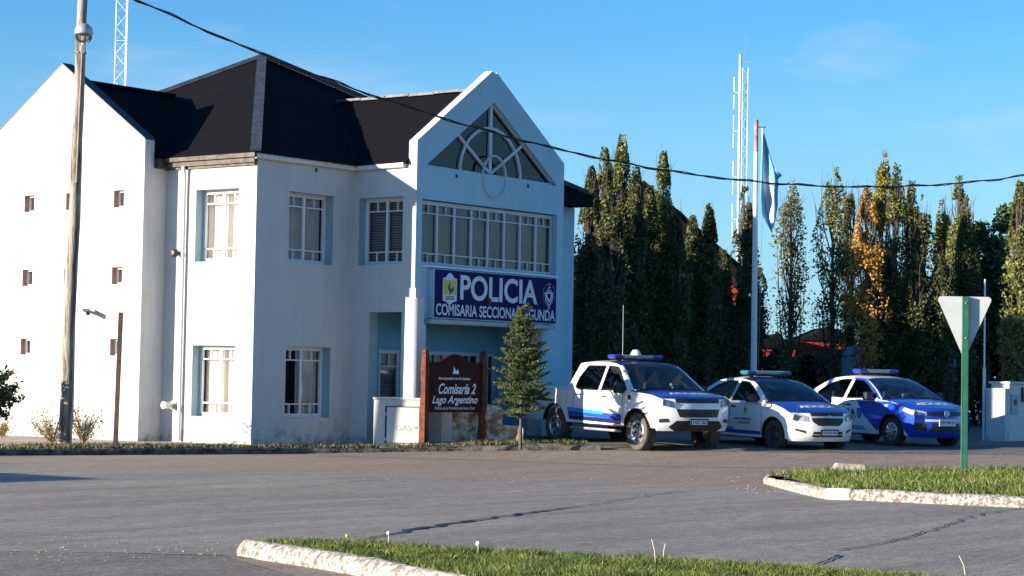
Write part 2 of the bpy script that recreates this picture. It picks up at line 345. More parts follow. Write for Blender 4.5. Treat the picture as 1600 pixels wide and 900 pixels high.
# ================================================================== LIGHT
SD = V((1, -.55, -.236)).normalized()
sl = bpy.data.lights.new('sun', 'SUN'); sl.energy = 5.0; sl.angle = radians(.5); sl.color = (1, .89, .74)
so = bpy.data.objects.new('sun', sl); COL.objects.link(so); so.rotation_euler = SD.to_track_quat('-Z', 'Y').to_euler()
W = bpy.data.worlds.new('World'); S.world = W; W.use_nodes = True
N, L = W.node_tree.nodes, W.node_tree.links
sky = N.new('ShaderNodeTexSky'); sky.sky_type = 'NISHITA'; sky.sun_disc = False
sky.sun_elevation = math.asin(-SD.z); ts = -SD; sky.sun_rotation = atan2(ts.x, ts.y)
sky.air_density = 1.0; sky.dust_density = .1; sky.ozone_density = 2.6
bg = N['Background']; bg.inputs[1].default_value = .06
hs = N.new('ShaderNodeHueSaturation'); hs.inputs['Saturation'].default_value = 1.1; hs.inputs['Hue'].default_value = .5
tint = N.new('ShaderNodeMix'); tint.data_type = 'RGBA'; tint.blend_type = 'MULTIPLY'; tint.inputs[0].default_value = 1; tint.inputs[7].default_value = (.80, 1.15, 1.50, 1)
L.new(sky.outputs[0], tint.inputs[6]); L.new(tint.outputs[2], hs.inputs['Color'])
tc = N.new('ShaderNodeTexCoord'); mp = N.new('ShaderNodeMapping'); mp.inputs['Scale'].default_value = (1.2, 1.2, 5); L.new(tc.outputs['Generated'], mp.inputs[0])
cn = N.new('ShaderNodeTexNoise'); cn.inputs['Scale'].default_value = 5.5; cn.inputs['Detail'].default_value = 8; cn.inputs['Roughness'].default_value = .55; L.new(mp.outputs[0], cn.inputs['Vector'])
cr = N.new('ShaderNodeValToRGB'); cr.color_ramp.elements[0].position = .55; cr.color_ramp.elements[1].position = .8
cr.color_ramp.elements[0].color = (0, 0, 0, 1); cr.color_ramp.elements[1].color = (.35, .35, .35, 1); L.new(cn.outputs['Fac'], cr.inputs['Fac'])
cm = N.new('ShaderNodeMix'); cm.data_type = 'RGBA'; L.new(cr.outputs[0], cm.inputs[0]); L.new(hs.outputs[0], cm.inputs[6]); cm.inputs[7].default_value = (5.5, 6, 7, 1)
gg = N.new('ShaderNodeTexCoord'); sx = N.new('ShaderNodeSeparateXYZ'); L.new(gg.outputs['Generated'], sx.inputs[0])
hz = N.new('ShaderNodeMapRange'); hz.inputs[1].default_value = .16; hz.inputs[2].default_value = 0; hz.inputs[3].default_value = 0; hz.inputs[4].default_value = .8; L.new(sx.outputs[2], hz.inputs[0])
hm = N.new('ShaderNodeMix'); hm.data_type = 'RGBA'; L.new(hz.outputs[0], hm.inputs[0]); L.new(cm.outputs[2], hm.inputs[6]); hm.inputs[7].default_value = (2.3, 4.2, 5.9, 1)
L.new(hm.outputs[2], bg.inputs[0])
S.view_settings.view_transform = 'Standard'; S.view_settings.look = 'None'; S.view_settings.exposure = 1.35; S.view_settings.gamma = 1

# ================================================================== GROUND
def sheet(name, poly, z, m, kind='structure', **kw):
    mb = MB(); mb.prism([(p[0], p[1]) for p in poly], [], 0, lambda u, v, d: V((u, v, z if not callable(z) else z(u, v))))
    o = mb.build(name, m, kind=kind, **kw)
    for f in o.data.polygons:
        if f.normal.z < 0: f.flip()
    return o
sheet('ground', [(-900, -900), (2500, -900), (2500, 2500), (-900, 2500)], -.03, M['ground'])
KP = [(-40, 46.0), (10, 31.55), (22.5, 27.6), (27.94, 25.9), (30.2, 24.35), (31.85, 22.3)]
AP = [(31.85, 22.3)] + [tuple(gnd(x, y, .12).to_2d()) for x, y in ((1213, 708), (1400, 710), (1600, 712), (1800, 715), (2400, 720))]
sheet('road', [(-40, -60), (90, -60)] + [(p[0]+.6, p[1]+.7) for p in AP[::-1]] + KP[::-1][1:], 0, M['road'])
def gz(x, y):
    t = min(1, max(0, (x-y*.5-16.4)/3.6)); return .096 + .115*t*t*(3-2*t)
def onw(px, py):
    z = .1
    for _ in range(12): p = gnd(px, py, z); z = gz(p.x, p.y)
    return V((p.x, p.y, z))
def wob(a, b, n, amp, seed=0):
    out = []
    for i in range(n):
        t = i/(n-1); p = V(a).lerp(V(b), t); q = noise.noise(V((t*n*.35, seed, 0)))
        d = (V(b)-V(a)).normalized(); out.append(p + V((-d.y, d.x))*q*amp)
    return out
g2 = lambda x, y: gnd(x, y, 0).to_2d()
seam = wob(g2(-400, 722), g2(560, 742), 40, .25, 1) + wob(g2(560, 742), g2(1190, 764), 30, .15, 2)[1:] + wob(g2(1190, 764), g2(1700, 800), 8, .1)[1:]
low = wob(g2(1700, 905), g2(700, 905), 12, .1, 5) + wob(g2(345, 868), g2(-300, 855), 20, .08, 4)
sheet('road_surface', [tuple(p) for p in seam + low], .004, M['patch'])
sheet('road_edge', [tuple(p) for p in wob(g2(345, 870), g2(-200, 857), 16, .06, 4) + [g2(-200, 1000), g2(800, 1000)]], .008, M['nearpatch'])
def crack(pts, w, seed, z=.0125):
    mb = MB(); P = []
    for (a, b) in zip(pts[:-1], pts[1:]):
        n = max(4, int((V(b)-V(a)).length/.12)); P += [V(a).lerp(V(b), i/n) for i in range(n)]
    P.append(V(pts[-1])); k = len(P); A = []; B_ = []
    for i, p in enumerate(P):
        d = (P[min(i+1, k-1)]-P[max(i-1, 0)]).normalized(); nn = V((-d.y, d.x))
        c = p + nn*noise.noise(V((i*.4, seed, 3)))*.09
        t = i/(k-1); ww = w(t)*(.55+.9*abs(noise.noise(V((i*.8, seed, 9)))))
        A.append(V((*(c+nn*ww), z))); B_.append(V((*(c-nn*ww), z)))
    for i in range(k-1): mb.face([A[i], A[i+1], B_[i+1], B_[i]])
    return mb
mb = crack([g2(560, 846), g2(640, 830), g2(690, 821), g2(760, 812), g2(830, 802), g2(930, 789), g2(1015, 775), g2(1060, 768)], lambda t: .012+.055*math.exp(-((t-.2)/.1)**2)+.03*math.exp(-((t-.45)/.12)**2), 1)
mb.build('road_crack', M['tar'], kind='structure')
for i, (pp, ww) in enumerate([([g2(1270, 885), g2(1315, 869)], .02), ([g2(1305, 862), g2(1345, 856), g2(1400, 846), g2(1470, 825), g2(1530, 805), g2(1640, 788)], .016),
                             ([g2(-20, 817), g2(150, 800), g2(330, 778), g2(520, 757), g2(600, 750)], .007)]):
    crack(pp, lambda t: ww, 4+i).build('road_crack', M['tar'], kind='structure')
# loose gravel along the seam and kerbs
mb = MB()
for i in range(380):
    k_ = random.random()
    if k_ < .5: p = g2(random.uniform(380, 1230), 0*1+random.gauss(746, 4)+ (random.random())*8)
    elif k_ < .8: p = g2(random.uniform(0, 380), random.gauss(868, 10))
    else: p = g2(random.uniform(1150, 1300), random.gauss(764, 4))
    r = random.uniform(.004, .012); 
    vs = [(p.x+r*random.uniform(.6, 1.2)*a, p.y+r*random.uniform(.6, 1.2)*b, .005+r*c) for a, b, c in ((1,0,.1),(-.5,.8,.1),(-.5,-.8,.1),(0,0,.9))]
    mb.add(vs, [(0, 1, 3), (1, 2, 3), (2, 0, 3)])
mb.build('gravel', M['walk'], kind='stuff', label='loose pale gravel scattered over the worn asphalt road')

# pavement in front of the station (top .10) and sloping parking apron
mb = MB(); ng = 46; lower = []
for i in range(ng+1):
    t = i/ng; x = -20+(31.85+20)*t if t < .5 else None
def kpt(f):
    L_ = [(V(b)-V(a)).length for a, b in zip(KP[:-1], KP[1:])]; d = f*sum(L_)
    for l, a, b in zip(L_, KP[:-1], KP[1:]):
        if d <= l+1e-6: return V(a).lerp(V(b), d/l)
        d -= l
    return V(KP[-1])
upper = [V((-40, 70)), V((44, 70))]
N1 = 160
low_ = [kpt(i/N1)+V((.02, .03)) for i in range(N1+1)]
rows_ = [[V((l.x+.3*d, l.y+.95*d)) for d in (0, .3, .7, 1.2, 1.8, 2.6, 3.6, 5, 8, 14, 30)] for l in low_]
for i in range(N1):
    for j in range(10): mb.face([V((*q, gz(q.x, q.y))) for q in (rows_[i][j], rows_[i+1][j], rows_[i+1][j+1], rows_[i][j+1])])
mb.build('pavement', M['walk'], kind='structure', smooth=True)
ZK = [(0, .12), (.4, .185), (1.5, .215), (3.2, .24), (6, .25), (80, .25)]
RZ = [(-4, .002), (-2.6, .04), (-1.2, .085), (0, .124)]
def apron_z(x, y):
    d = (x-31.85)*.63 + (y-22.3)*.775
    for a, b in zip(ZK[:-1], ZK[1:]):
        if a[0] <= d <= b[0]: return a[1]+(b[1]-a[1])*(d-a[0])/(b[0]-a[0])
    return .12 if d < 0 else .25
row = [(31.75, 22.42)] + AP[1:]
mb = MB(); P = [[V((x+.63*d, y+.775*d, z)) for d, z in ZK] for x, y in row]
for i in range(len(P)-1):
    for j in range(len(ZK)-1): mb.face([P[i][j], P[i+1][j], P[i+1][j+1], P[i][j+1]])
rr = MB(); rows2 = [(27.94, 25.93, 0.0), (29.1, 25.15, .25), (30.2, 24.38, .5), (31.1, 23.3, .8), (31.85, 22.33, 1)] + [(p[0]+.05, p[1]+.06, 1) for p in AP[1:]]
P = [[V((x+.63*d*(.25+.75*k), y+.775*d*(.25+.75*k), .004+(z-.002)*k)) for d, z in RZ] for x, y, k in rows2]
for i in range(len(P)-1):
    for j in range(len(RZ)-1): rr.face([P[i][j], P[i+1][j], P[i+1][j+1], P[i][j+1]])
rr.build('road_shoulder', M['road'], kind='structure', smooth=True)
mb.build('parking_apron', M['apron'], kind='structure')

def rough_kerb(name, line, w, h, m, seed, label=None, z0=0., cat=None, amp=.02, top=.3, zf=None):
    """rounded kerb running along line (2d points), outward = right-hand normal"""
    P = []
    for a, b in zip(line[:-1], line[1:]):
        n = max(2, int((V(b)-V(a)).length/.07)); P += [V(a).lerp(V(b), i/n) for i in range(n)]
    P.append(V(line[-1])); mb = MB(); k = len(P); sec = [(0, -.03), (-.01, h*.35), (.012, h*.75), (.05, h), (w*.6, h*1.05), (w, h*.95), (w, -.03)]
    rows = []
    for i, p in enumerate(P):
        d = (P[min(i+1, k-1)]-P[max(i-1, 0)]).normalized(); nn = V((-d.y, d.x)); r = []
        for j, (o, z) in enumerate(sec):
            q = noise.noise(V((i*.35, j*1.3, seed)))*amp + noise.noise(V((i*.09, j*.3, seed+5)))*amp
            r.append(V((p.x+nn.x*(o+q), p.y+nn.y*(o+q), (zf(p.x, p.y) if zf else z0) + z + (q*.8 if z > 0 else 0))))
        rows.append(r)
    for i in range(k-1):
        for j in range(len(sec)-1): mb.face([rows[i][j], rows[i+1][j], rows[i+1][j+1], rows[i][j+1]])
    mb.face(rows[0]); mb.face(rows[-1][::-1])
    return mb.build(name, m, smooth=50, kind='structure')
# kerb in front of the station: outward side is toward the camera (line runs +x, camera on its right)
rough_kerb('kerb', KP[1:], .16, .10, M['kerbgrey'], 1, amp=.03, zf=lambda x, y: gz(x, y)-.096)

def grass(name, poly, n, h0, h1, z, m, label, wid=.007, extra=None, edge=None):
    xs = [p[0] for p in poly]; ys = [p[1] for p in poly]
    def inside(x, y):
        c = False; j = len(poly)-1
        for i in range(len(poly)):
            xi, yi = poly[i]; xj, yj = poly[j]
            if (yi > y) != (yj > y) and x < (xj-xi)*(y-yi)/(yj-yi)+xi: c = not c
            j = i
        return c
    mb = MB(); k = 0
    while k < n:
        x, y = random.uniform(min(xs), max(xs)), random.uniform(min(ys), max(ys))
        if not inside(x, y): continue
        dn = noise.noise(V((x*1.7, y*1.7, 1)))*.5+.5
        if extra and random.random() > extra(x, y, dn): k += .3; continue
        k += 1; h = random.uniform(h0, h1)*(.55+.9*dn); a = random.random()*6.28; h *= random.choice((.6, .9, 1, 1.15)); l = random.uniform(.1, 1.3)*h
        w = wid*random.uniform(.7, 1.4); dx, dy = cos(a)*l, sin(a)*l; px_, py_ = -sin(a)*w, cos(a)*w
        b = random.random()*6.28; px_, py_ = cos(b)*w, sin(b)*w
        zz = z(x, y) if callable(z) else z
        mb.add([(x-px_, y-py_, zz), (x+px_, y+py_, zz), (x+dx*.4+px_*.7, y+dy*.4+py_*.7, zz+h*.6), (x+dx*.4-px_*.7, y+dy*.4-py_*.7, zz+h*.6), (x+dx, y+dy, zz+h)],
               [(0, 1, 2, 3), (3, 2, 4)])
    return mb.build(name, m, fix=False, kind='stuff', label=label)

# verge strip of dry grass between kerb and pavement
def off(line, d):
    out = []
    for i, p in enumerate(line):
        a = V(line[max(i-1, 0)]); b = V(line[min(i+1, len(line)-1)]); t = (b-a).normalized(); out.append((p[0]-t.y*d, p[1]+t.x*d))
    return out
vl = [(15, 30.0), (22.5, 27.6), (27.94, 25.9), (30.2, 24.35), (31.8, 22.5)]
o1, o2_, o3 = off(vl, .75), off(vl, 1.5), off(vl, 2.4)
vpoly = off(vl, .1) + [o1[4], o1[3], o1[2], o2_[1], o3[0]]
lo_ = off(vl, .1); hi_ = [o3[0], o2_[1], o1[2], o1[3], o1[4]]; mb = MB()
for i in range(4):
    for k in range(8):
        for j in range(3):
            g_ = lambda a, b: V(lo_[i]).lerp(V(lo_[i+1]), a/8).lerp(V(hi_[i]).lerp(V(hi_[i+1]), a/8), b/3)
            mb.face([V((*q, gz(q.x, q.y)+.006)) for q in (g_(k, j), g_(k+1, j), g_(k+1, j+1), g_(k, j+1))])
mb.build('verge_soil', M['soil'], kind='structure')
grass('verge_grass', vpoly, 16000, .03, .09, gz, M['drygrass'], 'patchy dry grass verge along the grey kerb before the station', .012,
      extra=lambda x, y, dn: 1 if (dn > .45) else .35)

# far right traffic island
G0 = lambda x, y, z=0: gnd(x, y, z).to_2d()
fr = [G0(1193, 755), G0(1240, 769), G0(1285, 780), G0(1330, 782), G0(1460, 788), G0(1620, 795), G0(1900, 806)]
fr = [(p.x, p.y) for p in fr]
bk = [G0(1196, 745, .13), G0(1245, 738, .13), G0(1400, 735, .13), G0(1620, 734, .13), G0(1900, 734, .13)]
bk = [(p.x, p.y) for p in bk]
isl = [(p[0], p[1]) for p in fr] + bk[::-1]
rough_kerb('kerb', fr[:3], .16, .12, M['kerbwhite'], 11, amp=.02)
rough_kerb('kerb', fr[3:], .18, .128, M['kerbwhite'], 12, amp=.026)
def tipfix(poly): return poly
ipoly = off(fr, .14) + bk[::-1]
sheet('island_soil', ipoly, .125, M['soil'])
gi = [ipoly[1]] + ipoly[1:]
grass('island_grass', off(fr, .14) + bk[::-1], 34000, .025, .10, .12, M['grass'], 'green grass on the traffic island under the give way sign', .007)
# whitewashed kerb stone
def boulder(name, c, sx, sy, sz, rz, m, seed, label, cat, amp=.12):
    bm = bmesh.new(); bmesh.ops.create_icosphere(bm, subdivisions=4, radius=1)
    for v in bm.verts:
        p = v.co.copy(); q = V([math.copysign(abs(t)**.45, t) for t in p]); q *= 1 + amp*noise.noise(p*1.7+V((seed, 0, 0))); v.co = V((q.x*sx*.62, q.y*sy*.62, q.z*sz*.62))
    me = bpy.data.meshes.new(name); bm.to_mesh(me); bm.free(); me.materials.append(m)
    me.polygons.foreach_set('use_smooth', [True]*len(me.polygons))
    o = bpy.data.objects.new(name, me); o.location = c; o.rotation_euler = (0, 0, rz); return link(o, None, label, cat)
kd = V(fr[3])-V(fr[2]); c = (V(fr[2])+V(fr[3]))/2; kn = V((-kd.y, kd.x)).normalized()
M['whitewash'] = mat('whitewashed_stone', (.78, .74, .67), .9, var=.12, vscale=4, bump=.5, bscale=15)
boulder('kerb_stone', (c.x+kn.x*.09, c.y+kn.y*.09, .06), kd.length/2/.60, .17, .125, atan2(kd.y, kd.x), M['whitewash'], 3, 'smooth whitewashed kerb stone at the island corner', 'kerb stone')
c = G0(1328, 737, .13)
blk = MB(); blk.prism([(-.28, 0), (.26, 0), (.22, .12), (-.2, .14)], [], .2, lambda u, z, d: V((u, d-.1, z)))
ob = blk.build('concrete_block', M['concrete'], label='loose rectangular concrete block lying on the island grass', cat='block'); ob.location = (c.x-.1, c.y-.05, .12); ob.rotation_euler = (0, 0, atan2(-.79, .61)); bevel(ob, .015)

# near traffic island (foreground)
nf = [(p.x, p.y) for p in (G0(367, 858), G0(372, 869), G0(430, 878), G0(500, 889), G0(570, 902), G0(680, 925), G0(1000, 985))]
nb = [(p.x, p.y) for p in (G0(388, 842, .12), G0(470, 843, .12), G0(600, 849, .12), G0(830, 863, .12), G0(1100, 876, .12), G0(1400, 896, .12), G0(1560, 908, .12), G0(1900, 935, .12))]
rough_kerb('kerb', nf[1:], .16, .12, M['kerbwhite'], 21, amp=.010)
npoly = off(nf, .1)[1:] + [nb[-1]] + nb[::-1][1:]
sheet('near_island_soil', npoly, .105, M['soil'])
ngp = off(nf, .17)[1:] + [nb[-1]] + nb[::-1][1:-1] + [tuple(V(nb[0])+V((.12, -.05)))]
grass('near_island_grass', ngp, 105000, .016, .06, .1, M['grass'], 'short lush grass on the foreground traffic island', .0035, extra=lambda x, y, dn: .35 + 1.3*noise.noise(V((x*4, y*4, 7)))+dn*.5)
sheet('near_island_kerb_back', [nb[0], nb[3], nb[6], (nb[6][0]+.09, nb[6][1]+.07), (nb[3][0]+.09, nb[3][1]+.07), (nb[0][0]+.02, nb[0][1]+.09)], .06, M['kerbgrey'])
def weed(px, py, h, headm, label, name, hr=.02, lean=0.):
    b = gnd(px, py+h*190, .12); 
    mb = MB(); t = V((lean, -lean, h)); mb.tube([(0, 0, 0), (lean*.3, -lean*.2, h*.5), t], .004, 5)
    r = thing(name, label, 'weed', b)
    mb.build('stalk', M['deadwhite'], r)
    if headm:
        m2 = MB(); m2.lathe([(0, hr*.9), (hr*.7, hr*.7), (hr, 0), (hr*.7, -hr*.7), (0, -hr*.9)], 8, t); m2.build('flower_head', headm, r, smooth=60)
weed(607, 834, .07, M['seedhead'], 'dandelion gone to seed leaning beside the tarred road crack', 'dandelion', .016)
weed(542, 838, .06, M['yellowflower'], 'small yellow dandelion near the tip of the foreground island', 'dandelion', .014)
weed(747, 851, .06, M['seedhead'], 'round white dandelion seed head in the middle of the foreground grass', 'dandelion', .02)
weed(1024, 848, .16, None, 'tall bare dry stalk, left of two stalks on the grass edge', 'dry_stalk', lean=-.02)
weed(1036, 853, .11, None, 'short bare dry stalk beside a taller one', 'dry_stalk', lean=.01)
weed(1508, 874, .13, None, 'lone curved dry stalk at the right end of the foreground grass', 'dry_stalk', lean=-.03)

# ================================================================== POLICE STATION
CX, CY, DX, FY, GX, GY = 28.23, 27.59, 30.94, 26.02, 27.65, 29.98
ps = thing('police_station', 'white two storey police station with black roof and light blue gabled front', 'police station', (0, 0, 0))
ZB = .05
def wall(T, outer, holes, th, m=M['white'], rev=M['reveal'], name='wall', par=ps):
    mb = MB(); mb.prism(outer, holes, th, T, 0, 0, 1); return mb.build(name, [m, rev], par)
def window(T, u0, u1, z0, z1, cols, toph=.17, both=True, fd=.2, curt='curtain', halves=None, fm=None, single=(), mull=.05, lean=0, botrow=True, sash=.055):
    """lattice window; T maps (u,z,d); cols sashes; small panes in top/bottom rows"""
    fm = fm or M['frame']; s = 1 if u1 > u0 else -1; W_ = abs(u1-u0)
    X = lambda a, z, d: T(u0+s*a, z, d)
    mb = MB()
    def bx(a0, a1, b0, b1, d0, d1): mb.box((a0, b0, d0), (a1, b1, d1), 0, lambda p: X(p.x, p.y, p.z))
    e = .045
    bx(0, W_, z0, z0+e, fd, fd+.07); bx(0, W_, z1-e, z1, fd, fd+.07); bx(0, e, z0+e, z1-e, fd, fd+.07); bx(W_-e, W_, z0+e, z1-e, fd, fd+.07)
    cw = (W_-2*e)/cols; H = z1-z0
    for i in range(cols):
        a = e+i*cw; b = a+cw; q = .028
        # sash
        d0, d1 = fd-.012, fd+.05
        lo, hi = z0+e+.001, z1-e-.001
        bx(a, a+q, lo, hi, d0, d1); bx(b-q, b, lo, hi, d0, d1); bx(a+q, b-q, lo, lo+q, d0, d1); bx(a+q, b-q, hi-q, hi, d0, d1)
        zt = z1-e-toph-q; bx(a+q, b-q, zt-q/1.2, zt, d0+.004, d1-.002)
        if botrow: zb = z0+e+toph+q; bx(a+q, b-q, zb, zb+q/1.2, d0+.004, d1-.002)
        if i not in single:
            m_ = (a+b)/2; bx(m_-.011, m_+.011, zt, hi-q, d0+.006, d1-.004)
            if botrow: bx(m_-.011, m_+.011, lo+q, zb, d0+.006, d1-.004)
    w = mb.build('window', fm, ps)
    g = MB(); g.face([X(e, z0+e, fd+.03), X(W_-e, z0+e, fd+.03), X(W_-e, z1-e, fd+.03), X(e, z1-e, fd+.03)]); g.build('pane', M['glass'], w)
    if curt:
        spans = halves or [(0.02, .98)]
        for sp in spans:
            c = MB(); n = 60; a0, a1 = sp[0]*W_, sp[1]*W_; pr = None; amp = .0 if curt == 'blind' else .025
            for i in range(n+1):
                a = a0+(a1-a0)*i/n; dd = fd+.12+amp*sin(a*42+noise.noise(V((a*6, u0, z0)))*4)+ .02*noise.noise(V((a*3, 5, u0)))
                cur = (X(a, z0+.02, dd), X(a, z1-.02, dd+.0))
                if pr: c.face([pr[0], cur[0], cur[1], pr[1]])
                pr = cur
            if curt == 'blind':
                c = MB(); k = int((z1-z0)/.05)
                for i in range(k): z = z0+.03+i*.05; c.face([X(a0, z, fd+.13), X(a1, z, fd+.13), X(a1, z+.035, fd+.10), X(a0, z+.035, fd+.10)])
            c.build('curtain' if curt != 'blind' else 'blind', M[curt], w, smooth=(60 if curt != 'blind' else False))
    # sill
    sb = MB(); sb.box((0, z0-.03, fd-.19), (W_, z0-.002, fd+.06), 0, lambda p: X(p.x, p.y, p.z)); sb.build('sill', M['frame'], w)
    return w
def hole_rect(u0, u1, z0, z1): return rect(min(u0, u1), max(u0, u1), z0, z1)
# --- wall A1 (sunlit, set back) ---
hA = [(28.04, 29.17, 3.49, 4.85), (28.04, 29.17, .59, 1.92)]
wall(TA(CX), rect(CY, 36.5, ZB, 5.44), [hole_rect(*h) for h in hA], .25)
for h in hA: window(TA(CX), h[1], h[0], h[2], h[3], 2)
# --- wall B1 (shaded) ---
hB = [(29.11, 30.34, 3.51, 4.84), (29.11, 30.34, .59, 1.93)]
wall(TB(CY), rect(CX+.25, DX, ZB, 5.44), [hole_rect(*h) for h in hB], .25)
window(TB(CY), *hB[0], 2)
window(TB(CY), *hB[1], 2, halves=[(.02, .2), (.46, .98)])
# --- wall A2 ---
hA2 = [(26.35, 27.46, 3.54, 4.84), (26.33, 27.15, ZB+.02, 2.63)]
wall(TA(DX), rect(FY+.2, CY, ZB, 5.46), [hole_rect(*hA2[0]), hole_rect(*hA2[1])], .25)
window(TA(DX), 27.46, 26.35, 3.54, 4.84, 2, curt='blind')
# --- gabled front slab ---
C0 = (33.32, 5.42)
outer = [(DX, ZB), (DX+.12, ZB), (DX+.12, 2.42), (35.04, 2.42), (35.04, ZB), (35.69, ZB), (35.69, 5.86), (33.32, 7.49), (DX, 5.88)]
outer = [(DX, ZB), (DX+.12, ZB), (DX+.12, 2.42), (35.04, 2.42), (35.04, ZB), (35.69, ZB), (35.69, 5.86), (33.36, 7.47), (33.22, 7.49), (DX, 5.88)]
tri = [(31.19, 5.43), (35.46, 5.40), (33.3, 6.89)]
band = rect(31.12, 35.47, 3.53, 4.80)
wall(TB(FY), outer, [tri, band], .2, M['facade'], M['facade'])
TF = TB(FY)
window(TF, 31.12, 35.45, 3.53, 4.78, 8, fd=.11, curt='brcurtain', single=(2, 5), fm=M['greyframe'], toph=.155)
# gable glazing with arcs
mb = MB(); d0, d1 = .08, .15
def cseg(pts, w, dd0=d0, dd1=d1):
    for a, b in zip(pts[:-1], pts[1:]):
        a = V(a); b = V(b); t = (b-a).normalized(); n_ = V((-t.y, t.x))*w/2; e_ = t*.004
        q = [a-n_-e_, b-n_+e_, b+n_+e_, a+n_-e_]
        P_ = [TF(p.x, p.y, dd0) for p in q] + [TF(p.x, p.y, dd1) for p in q]
        mb.add(P_, [(0,1,2,3),(7,6,5,4),(0,4,5,1),(1,5,6,2),(2,6,7,3),(3,7,4,0)])
cseg([(31.25, 5.445), (35.40, 5.42)], .045); cseg([(31.22, 5.45), (33.3, 6.87)], .03); cseg([(35.42, 5.43), (33.3, 6.87)], .05)
cseg([(33.3, 5.45), (33.3, 6.85)], .085, d0-.003)
arc = lambda r, ry, a0, a1, n=28: [(C0[0]+r*cos(a0+(a1-a0)*i/n), C0[1]+ry*sin(a0+(a1-a0)*i/n)) for i in range(n+1)]
cseg(arc(.98, .95, 0.02, pi-.02), .06, d0-.006)
cseg([(33.3, 5.46), (32.28, 6.13)], .055, d0-.009); cseg([(33.3, 5.46), (34.32, 6.12)], .055, d0-.009)
gw = mb.build('gable_window', M['greyframe'], ps)
g = MB(); g.prism([(31.22, 5.435), (35.42, 5.41), (33.3, 6.86)], [], 0, lambda u, z, d: TF(u, z, .12)); g.build('pane', M['darkglass'], gw)
mb = MB(); cseg([(C0[0]+.37*cos(a_), C0[1]-.02+.42*sin(a_)) for a_ in [2*pi*i/40 for i in range(41)]], .035, -.03, .01)
mb.build('ornamental_ring', M['greyframe'], ps)
# tube light inside
mb = MB(); mb.tube([(33.15, 27.6, 6.55), (34.1, 27.6, 6.55)], .02, 6); mb.tube([(33.2, 27.8, 6.55), (34.15, 27.8, 6.55)], .02, 6); mb.build('tube_light', M['glow'], ps)
# vents
for (T, u, z) in ((TF, 32.14, 5.32), (TF, 34.45, 5.31), (TB(CY), 29.83, 5.3)):
    mb = MB(); mb.box((u-.035, z-.035, -.006), (u+.035, z+.035, .004), 0, lambda p: T(p.x, p.y, p.z)); mb.build('vent', M['black'], ps)
# parapet coping (thin white cap) on left slope
mb = MB()
mb.box((0, 0, 0), (0, 0, 0)) if False else None
for a, b in (((DX, 5.88), (33.22, 7.49)), ((33.36, 7.47), (35.69, 5.86))):
    mb.add([TF(a[0], a[1]+.004, -.0), TF(b[0], b[1]+.004, -.0), TF(b[0], b[1]+.004, .2), TF(a[0], a[1]+.004, .2),
            TF(a[0], a[1]+.02, -.0), TF(b[0], b[1]+.02, -.0), TF(b[0], b[1]+.02, .2), TF(a[0], a[1]+.02, .2)],
           [(0,1,2,3),(7,6,5,4),(0,4,5,1),(1,5,6,2),(2,6,7,3),(3,7,4,0)])
mb.build('coping', M['white'], ps)
mb = MB(); mb.box((DX-.004, FY-.001, 2.9), (DX, FY+.201, 5.88)); mb.build('corner_strip', M['white'], ps)
# right side of front block, rear walls (B3), others closing the volume
TR = lambda X: (lambda u, z, d: V((X-d, u, z)))
wall(TR(35.69), rect(FY+.2, CY, ZB, 5.44), [], .2, M['facade'])
wall(TB(CY), rect(35.69, 38.26, ZB, 5.2), [], .25, M['facade'])
wall(TR(38.26), rect(CY+.25, 36.5, ZB, 5.4), [], .25)
wall(lambda u, z, d: V((u, 36.5-d, z)), rect(CX+.25, 38.01, ZB, 5.4), [], .25)
# floors / porch ceiling
mb = MB(); mb.box((CX+.26, CY+.26, 2.66), (37.85, 36.2, 2.86)); mb.box((DX+.26, FY+.21, 2.64), (35.48, CY+.24, 2.86)); mb.build('upper_floor', M['interior'], ps)
mb = MB(); mb.box((CX+.27, CY+.27, .1), (30.5, 30.0, .14)); mb.box((30.35, CY+1.6, .14), (30.5, CY+2.5, 2.6)); mb.build('inner_partition', M['interior'], ps)
mb = MB(); mb.box((CX+2.0, CY+1.9, 2.87), (CX+9.0, CY+2.0, 5.4)); mb.box((DX+.3, CY+.5, 2.87), (35.4, CY+.6, 5.4)); mb.build('inner_partition', M['interior'], ps)
# porch back wall
pw = [(31.3, 31.95, .93, 1.92), (32.72, 34.47, .60, 1.92), (34.69, 35.0, .60, 1.92)]
wall(TB(27.2), rect(DX+.25, 35.38, ZB, 2.64), [rect(*q) for q in pw], .12, M['porchblue'], M['porchblue'])
window(TB(27.2), 31.3, 31.95, .93, 1.92, 1, toph=.24, fd=.02, curt='blind', botrow=False, fm=M['greyframe'])
window(TB(27.2), 32.72, 34.47, .60, 1.92, 3, toph=.24, fd=.02, curt=None, botrow=False, fm=M['greyframe'], single=(1,))
window(TB(27.2), 34.69, 35.0, .60, 1.92, 1, toph=.24, fd=.02, curt='brcurtain', botrow=False, fm=M['greyframe'], single=(0,))
mb = MB(); mb.box((DX+.26, 27.19, ZB), (32.6, 27.196, .90)); mb.box((32.6, 27.19, ZB), (35.37, 27.196, .57)); mb.build('painted_dado', M['royal'], ps)
mb = MB(); mb.box((35.05, FY+.21, ZB), (35.30, 27.19, 2.63)); mb.build('pier', M['porchblue'], ps)
mb = MB(); mb.box((35.02, FY+.01, ZB), (35.036, FY+.36, 2.41)); mb.build('pier', M['white'], ps)
mb = MB(); mb.box((DX+.27, FY+.22, .09), (35.0, 27.18, .12)); mb.build('porch_floor', M['walk'], ps)
# ledge below the sign board
mb = MB(); mb.box((31.25, FY-.16, 2.43), (35.25, FY-.003, 2.505)); mb.build('ledge', M['ledge'], ps)
